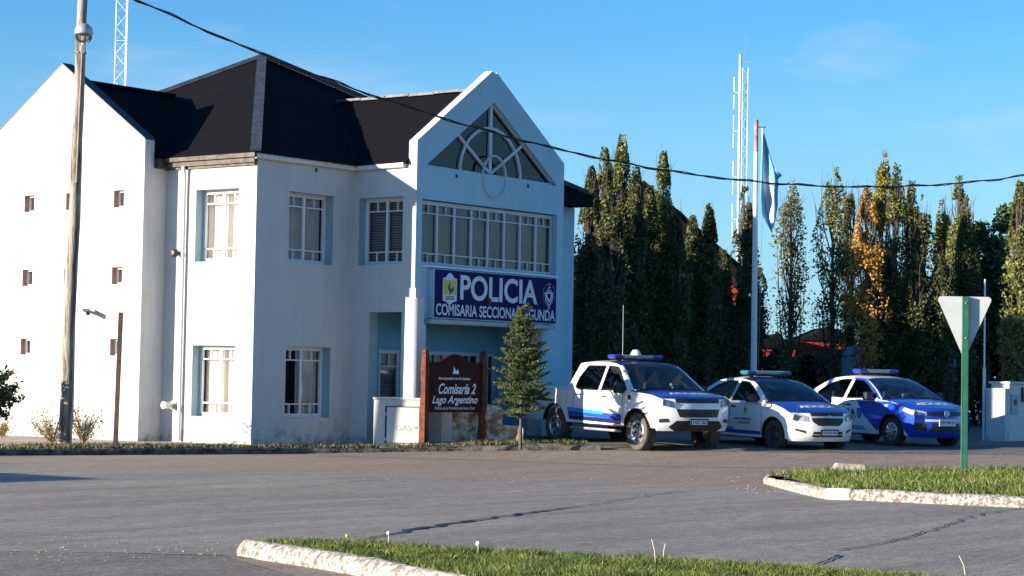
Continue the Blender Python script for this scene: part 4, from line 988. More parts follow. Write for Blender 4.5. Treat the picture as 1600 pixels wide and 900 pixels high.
def poplar(px, ytop, d, width, kind, label, seed, dens=1., cat='poplar', bare=.15, group='poplars in the row behind the car park'):
    rng = np.random.default_rng(seed); base = dep(px, 640, d); base.z = 0.05; H = dep(px, ytop, d).z - .05; R = width*.5*d/F_PX
    t = thing('poplar_tree', label, cat, base, 0, group)
    mb = MB(); lean = V((rng.normal()*.08, rng.normal()*.08, 0))
    mb.tube([(0, 0, -.1), lean*.4+V((0, 0, H*.35)), lean+V((0, 0, H*.93))], [.11, .075, .012], 7)
    C = []; nb_ = int(20+H*3)
    for i in range(nb_):
        z0 = H*(.02+.80*(i/nb_)**1.1); a = rng.uniform(0, 6.28); L_ = min(H*.38, H-z0)*rng.uniform(.6, 1.0)
        rr = R*(1-.75*max(0, (z0/H-.25)))*rng.uniform(.45, 1.)
        p0 = lean*(z0/H)+V((0, 0, z0)); p1 = p0+V((cos(a)*rr*.8, sin(a)*rr*.8, L_*.45)); p2 = p0+V((cos(a)*rr, sin(a)*rr, L_))
        if (z0+L_) > H*.97: p2.z = H*.97; p2.x *= .35; p2.y *= .35
        mb.tube([p0, p1, p2], [.026, .016, .005], 4, caps=False)
        for k in range(3):
            q0 = p0.lerp(p2, rng.uniform(.3, .9)); q1 = q0+V((rng.normal()*.14, rng.normal()*.14, rng.uniform(.35, .8))); mb.tube([q0, q1], [.009, .003], 3, caps=False)
        m_ = int(225*dens*(.35+.9*(z0/H > bare)))
        f = rng.uniform(.15, 1.05, m_); clump = rng.normal(size=(m_, 3))*np.array([.10, .10, .16])*(1+.6*R)
        P0, P1, P2 = np.array(p0), np.array(p1), np.array(p2)
        q = P0[None]*((1-f)**2)[:, None]+2*P1[None]*(f*(1-f))[:, None]+P2[None]*(f**2)[:, None]; C.append(q+clump)
    C.append(np.stack([rng.normal(size=60)*.06, rng.normal(size=60)*.06, H*rng.uniform(.86, 1.0, 60)], 1)+np.array([lean.x, lean.y, 0]))
    C = np.concatenate(C); C = C[(C[:, 2] > .2) & (C[:, 2] < H*1.01)]
    zf = np.clip(C[:, 2]/H, 0, 1); mr = R*np.minimum(1, (2.5*(1-zf)+.04))**.95*1.15+.06; rr2 = np.hypot(C[:, 0], C[:, 1]); sc = np.minimum(1, mr/np.maximum(rr2, 1e-3)); C[:, 0] *= sc; C[:, 1] *= sc
    nz = np.array([noise.noise(V((float(c[0])*2.2+seed, float(c[1])*2.2, float(c[2])*1.3))) for c in C]); C = C[nz > -.16]
    mb.build('trunk', M['bark'], t, smooth=40)
    leafmesh('crown', C, .05, M[kind], t, rng)
    return t
TREES = [ # px, ytop, depth, width px, kind, dens
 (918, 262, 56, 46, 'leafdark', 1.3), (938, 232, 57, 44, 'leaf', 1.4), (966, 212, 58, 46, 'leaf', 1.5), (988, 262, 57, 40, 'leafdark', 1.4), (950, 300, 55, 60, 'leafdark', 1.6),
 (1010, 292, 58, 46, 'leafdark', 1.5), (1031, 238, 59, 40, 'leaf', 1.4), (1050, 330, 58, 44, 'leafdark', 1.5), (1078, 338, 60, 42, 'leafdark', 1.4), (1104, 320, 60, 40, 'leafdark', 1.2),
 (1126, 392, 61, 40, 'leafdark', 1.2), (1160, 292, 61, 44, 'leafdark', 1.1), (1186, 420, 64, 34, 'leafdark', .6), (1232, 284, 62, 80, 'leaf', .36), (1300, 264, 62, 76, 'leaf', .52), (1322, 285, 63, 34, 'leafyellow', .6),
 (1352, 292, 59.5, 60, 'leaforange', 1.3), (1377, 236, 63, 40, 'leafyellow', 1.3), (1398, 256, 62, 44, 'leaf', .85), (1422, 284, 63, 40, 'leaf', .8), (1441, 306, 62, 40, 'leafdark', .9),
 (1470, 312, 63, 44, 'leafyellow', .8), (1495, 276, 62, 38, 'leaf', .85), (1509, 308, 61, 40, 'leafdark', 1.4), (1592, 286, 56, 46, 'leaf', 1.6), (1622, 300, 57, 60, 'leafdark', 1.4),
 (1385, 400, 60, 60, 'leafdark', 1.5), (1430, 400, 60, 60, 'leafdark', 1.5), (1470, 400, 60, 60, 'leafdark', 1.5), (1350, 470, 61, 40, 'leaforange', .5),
]
LB = ['dark narrow poplar just beyond the right eave of the station', 'green poplar with sunlit tip, leftmost tall one beside the station roof', 'tallest poplar of the dense clump beside the station', 'poplar right of the tallest one in the clump beside the station', 'bushy shaded poplar filling the front of the clump beside the station',
 'dark shaded poplar left of the slim sunlit spire', 'slim sunlit poplar spire at the right of the dense clump', 'shaded poplar on the right shoulder of the dense clump', 'thin dark poplar in front of the dark barn roof', 'narrow dark poplar standing alone against the sky by the barn eave',
 'short dark poplar before the red barn wall', 'pointed poplar just left of the flagpole', 'short sparse poplar behind the flagpole', 'see-through poplar just right of the flag', 'wide loose poplar with bare twigs, second right of the flag', 'small yellowing poplar beside the wide loose one',
 'bright orange autumn poplar', 'tallest yellow green poplar, just right of the orange one', 'sunlit poplar right of the tallest yellow green one', 'two toned poplar in the middle of the right hand row', 'dark poplar at the end of the sunlit middle row',
 'yellow poplar left of the give way sign', 'tall green spire above the give way sign', 'dark poplar above the right corner of the give way sign', 'tall pale green poplar at the right edge above the meter cabinet', 'dark poplar cut off by the right edge',
 'low shaded poplar below the tallest yellow green one', 'low shaded poplar below the middle of the row', 'low shaded poplar left behind the give way sign', 'small scrap of orange foliage low in the row']
for i, (px, yt, d, w, k, de) in enumerate(TREES): poplar(px, yt, d, w, k, LB[i], 100+i, de)
def bushy(name, px, ytop, d, wpx, m, label, seed, cat, n=5000, size=.07, squash=1., group=None, z0=.3):
    rng = np.random.default_rng(seed); base = dep(px, 640, d); base.z = .05; H = dep(px, ytop, d).z; R = wpx*.5*d/F_PX
    t = thing(name, label, cat, base, 0, group); mb = MB(); C = []
    mb.tube([(0, 0, -.1), (0, 0, H*.85)], [.14, .03], 7)
    nc = 34
    for i in range(nc):
        z = H*(z0+(.95-z0)*(i/nc)); a = rng.uniform(0, 6.28); rr = R*sqrt(max(.05, 1-((z/H-.5)/.55)**2))*rng.uniform(.3, .9)
        c = np.array([cos(a)*rr, sin(a)*rr, z]); mb.tube([(0, 0, max(0, z-.5)), tuple(c)], [.03, .008], 4, caps=False)
        C.append(c+rng.normal(size=(n//nc, 3))*np.array([.26, .26, .2])*R*.75)
    C = np.concatenate(C); C = C[(C[:, 2] > .15) & (C[:, 2] < H)]
    mb.build('trunk', M['bark'], t); leafmesh('crown', C, size, m, t, rng); return t
bushy('pine_tree', 1541, 330, 64, 74, M['pineneedle'], 'broad dark pine right of the poplar row', 1, 'pine tree', 9000)
bushy('pine_tree', 1575, 296, 66, 50, M['pineneedle'], 'tall dark pine behind the pale poplar at the right edge', 2, 'pine tree', 8000)
bushy('shrub', 1580, 490, 53, 44, M['leaf'], 'light green shrub behind the meter cabinet', 3, 'shrub', 1800, .07)
# undergrowth below the poplars; the dense shade is put into its leaf colour
rng = np.random.default_rng(5); C = []
for i in range(26000):
    px = rng.uniform(880, 1680); d = rng.uniform(64, 69) if px < 1180 or px > 1330 else rng.uniform(66, 69)
    topy = 470 if px < 1170 else (560 if px < 1345 else 450)
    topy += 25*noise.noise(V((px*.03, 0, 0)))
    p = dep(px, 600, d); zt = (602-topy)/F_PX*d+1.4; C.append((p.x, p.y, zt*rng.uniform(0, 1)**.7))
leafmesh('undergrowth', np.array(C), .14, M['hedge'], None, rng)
o = bpy.data.objects['undergrowth']; o['kind'] = 'stuff'; o['label'] = 'undergrowth below the row of poplars, coloured dark for the shade there'
# spruce in front of the porch
def spruce(base, H, R, name, label, m, seed, trunkh=.26, nsz=.045, cat='spruce'):
    rng = np.random.default_rng(seed); t = thing(name, label, cat, base); mb = MB()
    mb.tube([(0, 0, -.05), (.01, 0, H*.5), (0, .01, H)], [.032, .02, .004], 8); C = []; DD = []
    def spray(p0, p2, l, depth):
        n_ = max(4, int(l*48)); d = (p2-p0).normalized()
        for s_ in np.linspace(.12, 1.02, n_):
            q = p0.lerp(p2, float(s_))
            for k in range(7):
                dd = d*.75+V(rng.normal(size=3)*.55); C.append(tuple(q+V(rng.normal(size=3)*.010))); DD.append(tuple(dd.normalized()))
        if depth and l > .12:
            for s_ in np.linspace(.25, .85, max(2, int(l*9))):
                for sd in (-1, 1):
                    q = p0.lerp(p2, float(s_)); side = V((-d.y, d.x, 0)).normalized()*sd; l2 = l*(1-s_)*.55+.05
                    q2 = q+(d*.6+side*.8+V((0, 0, .05))).normalized()*l2; mb.tube([q, q2], [.004, .002], 3, caps=False); spray(q, q2, l2, 0)
    z = H*trunkh; first = True
    while z < H*.97:
        f = (z/H-trunkh)/(1-trunkh); rr = R*(1-f)**.8*min(1, .62+f*2.6)*1.08+.03
        nb = int(rng.integers(5, 8)); a0 = rng.uniform(0, 6.28)
        for j in range(nb):
            a = a0+6.28*j/nb+rng.normal()*.2; l = rr*rng.uniform(.55, 1.15); up_ = (.16+.6*f+rng.normal()*.14)*l; p0 = V((0, 0, z+rng.normal()*.05))
            p2 = V((cos(a)*l, sin(a)*l, p0.z+up_)); mb.tube([p0, p0.lerp(p2, .5)-V((0, 0, .03*l)), p2], [.009, .006, .002], 4, caps=False); spray(p0, p2, l, 1)
        z += H*(.040-.014*f)
    mb.build('trunk', M['bark'], t, smooth=40); leafmesh('crown', np.array(C), nsz*.62, m, t, rng, .2, np.array(DD)); return t
b = onw(813, 697); sd_ = (b-EYE).dot(FW); Hs = (697-478)*sd_/F_PX
spruce(b, Hs, 52*sd_/F_PX, 'spruce_tree', 'small young spruce on the verge in front of the pickup truck', M['needle'], 3, .22)
# pine bush at the left edge
def pinebush(base, name, label, seed, H, R):
    rng = np.random.default_rng(seed); t = thing(name, label, 'pine bush', base); mb = MB(); C = []
    mb.tube([(0, 0, -.05), (0, 0, H*.8)], [.05, .02], 7)
    for i in range(46):
        a = rng.uniform(0, 6.28); z = H*rng.uniform(.3, .75); l = R*rng.uniform(.6, 1.)*(1-.5*abs(z/H-.5)); p2 = V((cos(a)*l, sin(a)*l, z+rng.uniform(.05, .35)*H*.6))
        mb.tube([(0, 0, z*.8), tuple(p2)], [.015, .008], 4, caps=False)
        for s in np.linspace(.35, 1.05, 34):
            q = V((0, 0, z*.8)).lerp(p2, s)
            for k in range(5): C.append(tuple(q+V(rng.normal(size=3)*.045)))
    mb.build('trunk', M['bark'], t); leafmesh('crown', np.array(C), .035, M['pineneedle'], t, rng)
b = dep(-42, 690, 36.5); b.z = .09; pinebush(b, 'pine_bush', 'low dark green pine bush at the left edge beside the gable wing', 4, 1.42, .82)
# dry shrub around the pole foot
def dry_shrub(base, label, seed, n, H, R, m, leafy=True):
    rng = np.random.default_rng(seed); t = thing('dry_shrub', label, 'shrub', base); mb = MB(); C = []
    for i in range(n):
        a = rng.uniform(0, 6.28); l = R*rng.uniform(.2, 1); h = H*rng.uniform(.4, 1); p = [V((0, 0, 0)), V((cos(a)*l*.5, sin(a)*l*.5, h*.5)), V((cos(a)*l, sin(a)*l, h))]
        mb.tube(p, [.007, .005, .002], 3, caps=False)
        for k in range(8):
            f = rng.uniform(.3, 1); q = p[0].lerp(p[2], f); q2 = q+V(rng.normal(size=3)*.09)+V((0, 0, .04)); mb.tube([q, q2], [.003, .0015], 3, caps=False); C.append(tuple(q2)); C.append(tuple(q))
    mb.build('twigs', M['twig'], t); leafmesh('leaves', np.array(C), .022, m, t, rng)
b = gnd(84, 693, .1); dry_shrub(b+toR*-.1+toC*-.3, 'straggly dry shrub growing left around the foot of the wooden pole', 1, 38, .62, .5, M['leafyellow'])
b = gnd(125, 694, .1); dry_shrub(b+toC*-.3, 'straggly dry shrub growing right of the foot of the wooden pole', 2, 40, .7, .42, M['leafyellow'])
b = gnd(0, 684, .1); dry_shrub(b+toC*-.2, 'small yellowish weed tuft under the pine bush at the left edge', 3, 26, .3, .2, M['leafyellow'])
# unseen hall added behind the station to shade the lower poplars
hb_ = thing('added_shade_hall', 'plain unseen hall added behind the police station to shade the poplars', 'building', (0, 0, 0))
mb = MB(); mb.prism([(34, 0), (50, 0), (50, 5.8), (42, 7.6), (34, 5.8)], [], 4.0, lambda u, z, d: V((40.2+d, u, z))); mb.build('wall', M['white'], hb_)
mb = MB()
for a, b2 in (((33.8, 5.82), (42, 7.66)), ((42, 7.66), (50.2, 5.82))): mb.face([(40.0, a[0], a[1]), (44.3, a[0], a[1]), (44.3, b2[0], b2[1]), (40.0, b2[0], b2[1])])
mb.build('roof', M['roof'], hb_)
# barn seen behind the poplars
bb = dep(1060, 640, 74); bb.z = 0
barn = thing('barn', 'dark gabled barn with red end wall behind the poplars', 'barn', bb, atan2(-.79, .61))
zz = lambda y: (602-y)/F_PX*74+1.4
mb = MB(); mb.prism([(-4, 0), (2.2, 0), (2.2, zz(436)), (.0, zz(335)), (-1.5, zz(300)), (-4, zz(430))], [], 12, lambda u, z, d: V((u, d, z))); mb.build('wall', M['barnwall'], barn)
mb = MB(); mb.bar((-1.5, -.2, zz(296)), (2.6, -.2, zz(452)), .5, .12, up=V((0, 1, 0))); mb.bar((-1.5, 6, zz(296)), (2.6, 6, zz(452)), 13, .1, up=V((-.6, 0, .8))); mb.build('roof', M['barnroof'], barn)
mb = MB(); mb.box((1.35, -.06, 1.0), (2.15, -.003, zz(450))); mb.build('door', M['redwall'], barn)
# red sheds / parked panel van behind the trees
def shed(px, py, d, w, h, m, rm, name, label, cat, rz=0, dep_=4):
    b = dep(px, 640, d); b.z = 0; t = thing(name, label, cat, b, atan2(-.79, .61)+rz); mb = MB()
    mb.box((0, 0, 0), (w, dep_, h)); mb.build('wall', m, t); mb = MB(); mb.prism([(-.1, h), (w+.1, h), (w/2, h+.5)], [], dep_+.2, lambda u, z, dd: V((u, dd-.1, z+.003))); mb.build('roof', rm, t); return t
shed(1180, 0, 72, 1.35, 2.6, M['redwall'], M['barnroof'], 'red_shed', 'small red shed seen low between trunks right of the flagpole', 'shed')
shed(1252, 0, 73, 1.9, 2.9, M['redwall'], M['barnroof'], 'red_shed', 'wider red shed seen through trunks above the middle car', 'shed')
shed(1436, 0, 72, 1.0, 2.7, M['redwall'], M['redwall'], 'red_shed', 'dark red shed above the bonnet of the blue car', 'shed')
M['tarp'] = mat('pale_blue_tarpaulin', (.22, .42, .62), .7, var=.4, vscale=3)
def tarp(px, d, w, z0, z1, label):
    b = dep(px, 640, d); b.z = 0; t = thing('covered_trailer', label, 'trailer', b, atan2(-.79, .61)); mb = MB()
    mb.box((0, 0, z0), (w, 1.6, z1)); mb.prism([(0, z1), (w, z1), (w*.8, z1+.3), (w*.2, z1+.3)], [], 1.6, lambda u, z, dd: V((u, dd, z+.002))); bevel(mb.build('cover', M['tarp'], t), .06)
    mb = MB(); mb.box((.05, .1, .4), (w-.05, 1.5, z0-.003)); mb.build('bed', M['darkmetal'], t)
    for x in (.3, w-.3):
        mb = MB(); mb.lathe([(0, 0), (.3, 0), (.32, .1), (.3, .2), (0, .2)], 16, V((x, .0, .32)), 'y'); mb.build('wheel', M['rubber'], t)
tarp(1326, 60.3, .62, 1.3, 2.2, 'pale blue covered trailer between trunks above the blue car roof')
tarp(1474, 60.3, .36, 1.5, 2.2, 'narrow pale blue covered trailer glimpsed left of the give way post')
# box van added out of view to cast the shadow on the road
q = gnd(178, 749, 0); hgt = 2.3
vb = V((q.x, q.y, 0)) - V((SD.x, SD.y, 0))/(-SD.z)*hgt
van = thing('added_shadow_van', 'unseen white box van added left of the view for its road shadow', 'van', vb, 0.0)
mb = MB(); mb.box((-4.6, 0, .45), (0, 2.0, hgt)); bevel(mb.build('body', M['carwhite'], van), .04)
mb = MB(); mb.prism([(-6.0, .45), (-4.61, .45), (-4.61, 2.0), (-5.2, 1.95), (-5.7, 1.25), (-6.0, 1.1)], [], 1.9, lambda u, z, d: V((u, .05+d, z))); bevel(mb.build('cab', M['carwhite'], van), .04)
for x in (-1.0, -5.0):
    for y in (.1, 1.7): mb = MB(); mb.lathe([(0, 0), (.33, 0), (.35, .04), (.35, .18), (.33, .22), (0, .22)], 20, V((x, y, .35)), 'y'); mb.build('wheel', M['rubber'], van)

# ================================================================== CARS
class Car:
    def __init__(s, root, W_, tum, belt, nose, tail, kf, kr):
        s.r = root; s.W = W_; s.tum = tum; s.belt = belt; s.nose = nose; s.tail = tail; s.kf = kf; s.kr = kr
    def hw(s, x, z):
        h = s.W/2
        if z > s.belt: h -= (z-s.belt)*s.tum
        else: h -= .05*min(1.6, abs((z-(s.belt-.35))/.5))**2
        if x > s.nose-1.0: h -= .13*((x-(s.nose-1.0)))**2
        if x < s.tail+.8: h -= .07*((s.tail+.8-x))**2
        return h
    def k(s, x):
        f = max(0, (x-(s.nose-1.2))/1.2); g = max(0, ((s.tail+.9)-x)/.9); return s.kf*f*f - s.kr*g*g
    def edge(s, x, z, drop): xe = x - s.k(x); ze = z-drop; return xe, s.hw(xe, ze), ze
    def pt(s, x, z, drop, t):
        xe, ye, ze = s.edge(x, z, drop); a = abs(t); return V((x - s.k(x)*a**2.2, t*ye, z-drop*a**3.2))
    def loft(s, name, pts, drop, m, ns=14, t0=-1, t1=1, par=None, sm=40):
        P = catmull(pts); D = drop if isinstance(drop, (list, tuple)) else [drop]*len(pts)
        D = [D[0]+(D[-1]-D[0])*i/(len(P)-1) for i in range(len(P))]; mb = MB()
        R = [[s.pt(p[0], p[1], D[i], t0+(t1-t0)*j/ns) for j in range(ns+1)] for i, p in enumerate(P)]
        for i in range(len(P)-1):
            for j in range(ns): mb.face([R[i][j], R[i+1][j], R[i+1][j+1], R[i][j+1]])
        return mb.build(name, m, par or s.r, smooth=sm)
    def side(s, name, outer, holes, m, off_=0., sides=(-1, 1), par=None, grid=.1, sm=True):
        bm = bmesh.new(); loops = [outer]+holes; flat = [p for l in loops for p in l]
        vs = [bm.verts.new((p[0], 0, p[1])) for p in flat]
        for t in tessellate_polygon([[V((p[0], p[1], 0)) for p in l] for l in loops]):
            try: bm.faces.new([vs[i] for i in t])
            except ValueError: pass
        xs = [p[0] for p in outer]; zs = [p[1] for p in outer]
        x = math.floor(min(xs)/grid)*grid
        while x < max(xs): bmesh.ops.bisect_plane(bm, geom=bm.verts[:]+bm.edges[:]+bm.faces[:], plane_co=(x, 0, 0), plane_no=(1, 0, 0)); x += grid
        z = math.floor(min(zs)/grid)*grid
        while z < max(zs): bmesh.ops.bisect_plane(bm, geom=bm.verts[:]+bm.edges[:]+bm.faces[:], plane_co=(0, 0, z), plane_no=(0, 0, 1)); z += grid
        bm.verts.index_update(); last = None
        for sd in sides:
            mb = MB()
            vv = [V((v.co.x, sd*(s.hw(v.co.x, v.co.z)+off_), v.co.z)) for v in bm.verts]
            ff = [tuple(v.index for v in f.verts) for f in bm.faces]
            # orient outwards
            out = []
            for f in ff:
                n = (vv[f[1]]-vv[f[0]]).cross(vv[f[2]]-vv[f[0]]); out.append(f if n.y*sd > 0 else tuple(reversed(f)))
            mb.add(vv, out); last = mb.build(name, m, par or s.r, smooth=30 if sm else False, fix=False)
        bm.free(); return last
    def sline(s, name, pts, w, m, off_=.003, par=None, sides=(-1, 1)):
        for sd in sides:
            mb = MB()
            for a, b in zip(pts[:-1], pts[1:]):
                a = V(a); b = V(b); t = (b-a).normalized(); n = V((-t.y, t.x))*w/2
                k = max(1, int((b-a).length/.08))
                for i in range(k):
                    a_ = a.lerp(b, i/k); b_ = a.lerp(b, (i+1)/k)
                    mb.face([V((p.x, sd*(s.hw(p.x, p.y)+off_), p.y)) for p in (a_-n, b_-n, b_+n, a_+n)])
            mb.build(name, m, par or s.r)
    def fx(s, y, z):   # front surface x
        P = s.frontp; zz_ = [p[1] for p in P]
        x = P[-1][0]
        for a, b in zip(P[:-1], P[1:]):
            if a[1] <= z <= b[1]: x = a[0]+(b[0]-a[0])*(z-a[1])/max(1e-6, b[1]-a[1]); break
        else: x = P[0][0] if z < P[0][1] else P[-1][0]
        ye = s.edge(x, z, 0)[1]; return x - s.k(x)*min(1, abs(y)/ye)**2.2
    def front(s, name, polys, m, off_=.006, par=None, grid=.08):
        mb = MB()
        for poly in polys:
            bm = bmesh.new(); vs = [bm.verts.new((p[0], p[1], 0)) for p in poly]
            for t in tessellate_polygon([[V((p[0], p[1], 0)) for p in poly]]): bm.faces.new([vs[i] for i in t])
            xs = [p[0] for p in poly]; y = min(xs)
            while y < max(xs):
                y += grid; bmesh.ops.bisect_plane(bm, geom=bm.verts[:]+bm.edges[:]+bm.faces[:], plane_co=(y, 0, 0), plane_no=(1, 0, 0))
            bm.verts.index_update()
            mb.add([V((s.fx(v.co.x, v.co.y)+off_, v.co.x, v.co.y)) for v in bm.verts], [tuple(v.index for v in f.verts) for f in bm.faces]); bm.free()
        return mb.build(name, m, par or s.r, smooth=30)
    def top(s, x, y, off_=.006):
        P = s.topp; ye = s.hw(x, 1.0); t = min(1, abs(y)/ye); xc = x + s.k(x)*t**2.2; z = P[-1][1]
        for a, b in zip(P[:-1], P[1:]):
            if b[0] <= xc <= a[0]: z = a[1]+(b[1]-a[1])*(a[0]-xc)/max(1e-6, a[0]-b[0]); break
        return V((x, y, z - s.hd*t**3.2+off_))
def catmull(P, n=4):
    out = []
    for i in range(len(P)-1):
        p0 = V(P[max(i-1, 0)]); p1 = V(P[i]); p2 = V(P[i+1]); p3 = V(P[min(i+2, len(P)-1)])
        for k in range(n):
            t = k/n; out.append(tuple(.5*((2*p1)+(-p0+p2)*t+(2*p0-5*p1+4*p2-p3)*t*t+(-p0+3*p1-3*p2+p3)*t**3)))
    out.append(tuple(P[-1])); return out
def wheel(root, x, y, r, w, style, tyre, sd):
    t = MB(); o = V((x, y, r)); k = w/2
    t.lathe([(r*.62, -k*.8), (r*.8, -k), (r*.95, -k*.9), (r, -k*.6), (r, k*.6), (r*.95, k*.9), (r*.8, k), (r*.62, k*.8)], 36, V((0, 0, 0)), 'y')
    # tread grooves as small ribs
    for i in range(36):
        a = 2*pi*i/36; t.box((-.012, -k*.92, r-.01), (.012, k*.92, r+.006), 0, lambda p: V((p.x*cos(a)+p.z*sin(a), p.y, -p.x*sin(a)+p.z*cos(a))))
    e = bpy.data.objects.new('wheel', None); link(e, root); e.location = o
    t.build('tyre', tyre, e, smooth=40)
    f = MB(); q = sd*(k*.78); rr = r*.63
    if style == 'steel':
        f.lathe([(rr, q), (rr*.9, q-sd*.02), (rr*.82, q-sd*.012), (rr*.5, q-sd*.035), (rr*.42, q-sd*.03), (rr*.3, q), (0.001, q+sd*.005)], 36, V((0, 0, 0)), 'y')
        rim = f.build('rim', M['rim'], e, smooth=30); h = MB()
        for i in range(6):
            a = 2*pi*i/6+.3; c = V((rr*.66*cos(a), 0, rr*.66*sin(a)))
            ell = [(c.x+cos(a)*rr*.13*cos(b)-sin(a)*rr*.19*sin(b), c.z+sin(a)*rr*.13*cos(b)+cos(a)*rr*.19*sin(b)) for b in [2*pi*j/14 for j in range(14)]]
            h.face([(u, q+sd*-.004, v) for u, v in ell])
        h.lathe([(rr*.30, q+sd*.001), (rr*.30, q+sd*.012), (.001, q+sd*.014)], 16, V((0, 0, 0)), 'y'); h.build('rim_opening', M['darkmetal'], rim)
        l = MB()
        for i in range(6):
            a = 2*pi*i/6; l.lathe([(.012, q+sd*.012), (.012, q+sd*.026), (.001, q+sd*.028)], 8, V((rr*.2*cos(a), 0, rr*.2*sin(a))), 'y')
        l.build('wheel_nut', M['chrome'], rim)
    elif style == 'cap':
        f.lathe([(rr, q), (rr*.93, q+sd*.008), (rr*.2, q+sd*.02), (.001, q+sd*.02)], 36, V((0, 0, 0)), 'y'); rim = f.build('rim', M['rim'], e, smooth=30); h = MB()
        for i in range(9):
            a = 2*pi*i/9; pts_ = [(rr*.32, -.05), (rr*.85, -.12*1.3), (rr*.85, .12*1.3), (rr*.32, .05)]
            h.face([V(((rad)*cos(a+an), q+sd*(.022), (rad)*sin(a+an))) for rad, an in ((rr*.35, -.09), (rr*.86, -.13), (rr*.88, .13), (rr*.35, .09))])
        h.build('rim_opening', M['darkmetal'], rim)
    else:
        f.lathe([(rr, q), (rr*.9, q-sd*.03), (rr*.5, q-sd*.04), (rr*.35, q-sd*.01), (.001, q)], 30, V((0, 0, 0)), 'y'); f.build('rim', M['darkmetal'], e, smooth=30)
def arch(cx, r, z0, n=16, a0=None):
    """points of wheel arch from front foot to rear foot (x decreasing) at sill z0"""
    pts_ = []
    for i in range(n+1):
        a = pi*i/n; pts_.append((cx+r*cos(a), max(z0, r_c + r*sin(a))))
    return pts_
def build_car(name, label, cfg, world_fr, heading, pitch, scale=1.):
    root = thing(name, label, cfg['cat'])
    c = Car(root, cfg['W'], cfg['tum'], cfg['belt'], cfg['nose'], cfg['tail'], cfg['kf'], cfg['kr'])
    wb, tr, R = cfg['wb'], cfg['track'], cfg['R']
    c.frontp = catmull(cfg['front']); c.topp = catmull(cfg['hood']); c.hd = cfg['hdrop']
    hd = cfg['hdrop']
    bm_, hm, rm = cfg['m_body'], cfg['m_hood'], cfg['m_roof']
    c.loft('bumper', cfg['front'], [0, 0], cfg['m_front'], 22)
    # small filler between front top and hood start handled by shared point
    c.loft('hood', cfg['hood'], [0.0, hd], hm, 18)
    c.loft('windshield', cfg['ws'], [.03, .045], M['carglass'], 14, -.93, .93)
    c.loft('windshield_frame', cfg['ws'], [.03, .045], cfg['m_pillar'], 2, -1, -.93); c.loft('windshield_frame', cfg['ws'], [.03, .045], cfg['m_pillar'], 2, .93, 1)
    c.loft('roof', cfg['roof'], .045, rm, 16)
    if cfg.get('roof2'): c.loft('roof', cfg['roof2'], .045, cfg['m_roof2'], 16)
    c.loft('rear_window', cfg['rg'], [.045, .03], M['carglass'], 14, -.9, .9); c.loft('rear_pillar', cfg['rg'], [.045, .03], bm_, 2, -1, -.9); c.loft('rear_pillar', cfg['rg'], [.045, .03], bm_, 2, .9, 1)
    for nm, pp, dr in cfg['rear']: c.loft(nm, pp, dr, bm_, 16)
    # side outline
    ol = []
    def addl(pts_, d0, d1):
        P = catmull(pts_)
        for i, p in enumerate(P):
            d = d0+(d1-d0)*i/(len(P)-1); e = c.edge(p[0], p[1], d); ol.append((e[0], e[2]))
    addl(cfg['front'], 0, 0); addl(cfg['hood'], 0., hd); addl(cfg['ws'], .03, .045); addl(cfg['roof'], .045, .045)
    if cfg.get('roof2'): addl(cfg['roof2'], .045, .045)
    addl(cfg['rg'], .045, .03)
    for nm, pp, dr in cfg['rear']:
        dd = dr if isinstance(dr, (list, tuple)) else [dr, dr]; addl(pp, dd[0], dd[1])
    # dedupe
    o2 = [ol[0]]
    for p in ol[1:]:
        if (V(p)-V(o2[-1])).length > .004: o2.append(p)
    zs = cfg['sill']; AR = R+cfg.get('gap', .075)
    def archpts(cx):
        out = []; a0 = math.asin(max(-1, min(1, (zs-R)/AR)))
        for i in range(17): a = (pi-a0) + (2*a0-pi)*(-0) if False else None
        for i in range(19):
            a = (pi-a0) - (pi-2*a0)*i/18; out.append((cx+AR*cos(a), R+AR*sin(a)))
        return out
    bot = [(o2[-1][0]+.02, zs)] + archpts(-wb/2) + [( -wb/2+AR+.3, zs-.0)] + [(wb/2-AR-.3, zs)] + archpts(wb/2) + [(o2[0][0]-.02, zs)]
    outline = o2 + bot
    wins = cfg['windows']
    c.side('side_panels', outline, [w for w in wins], bm_)
    for w in wins: c.side('side_window', w, [], M['carglass'], -.012)
    for w in wins: c.sline('window_trim', list(w)+[w[0], w[1]], .022, M['black'], .004)
    for sd in (-1, 1):
        mb = MB(); xs_ = [cfg['hood'][0][0]-.12 - (cfg['hood'][0][0]-.12-cfg['hood'][-1][0])*i/14 for i in range(15)]
        mb.tube([c.top(x, sd*c.hw(x, 1.0)*.90, .002) for x in xs_], .006, 5); mb.build('bonnet_gap', M['darkmetal'], root)
    cw0 = cfg['hood'][-1]; mb = MB(); mb.tube([c.top(cw0[0]+.03, y, .006) for y in [-.72+.12*i for i in range(13)]], .014, 6); mb.build('cowl', M['black'], root)
    for pl in cfg['decals']: c.side(pl[0], pl[1], [], M[pl[2]], pl[3] if len(pl) > 3 else .004)
    for ln in cfg['lines']: c.sline('door_gap', ln, .012, M['darkmetal'])
    # wheel arch lips
    for cx in (wb/2, -wb/2):
        for sd in (-1, 1):
            mb = MB(); P = archpts(cx); mb.tube([V((p[0], sd*(c.hw(p[0], p[1])-.005), p[1])) for p in P], .016, 6); mb.build('arch_trim', M[cfg.get('archm', 'black')], root, smooth=40)
            mb = MB()
            for a, b in zip(P[:-1], P[1:]):
                mb.face([V((a[0], sd*(c.hw(*a)-.01), a[1])), V((b[0], sd*(c.hw(*b)-.01), b[1])), V((b[0], sd*(tr/2-.2), b[1])), V((a[0], sd*(tr/2-.2), a[1]))])
            mb.build('arch_liner', M['black'], root)
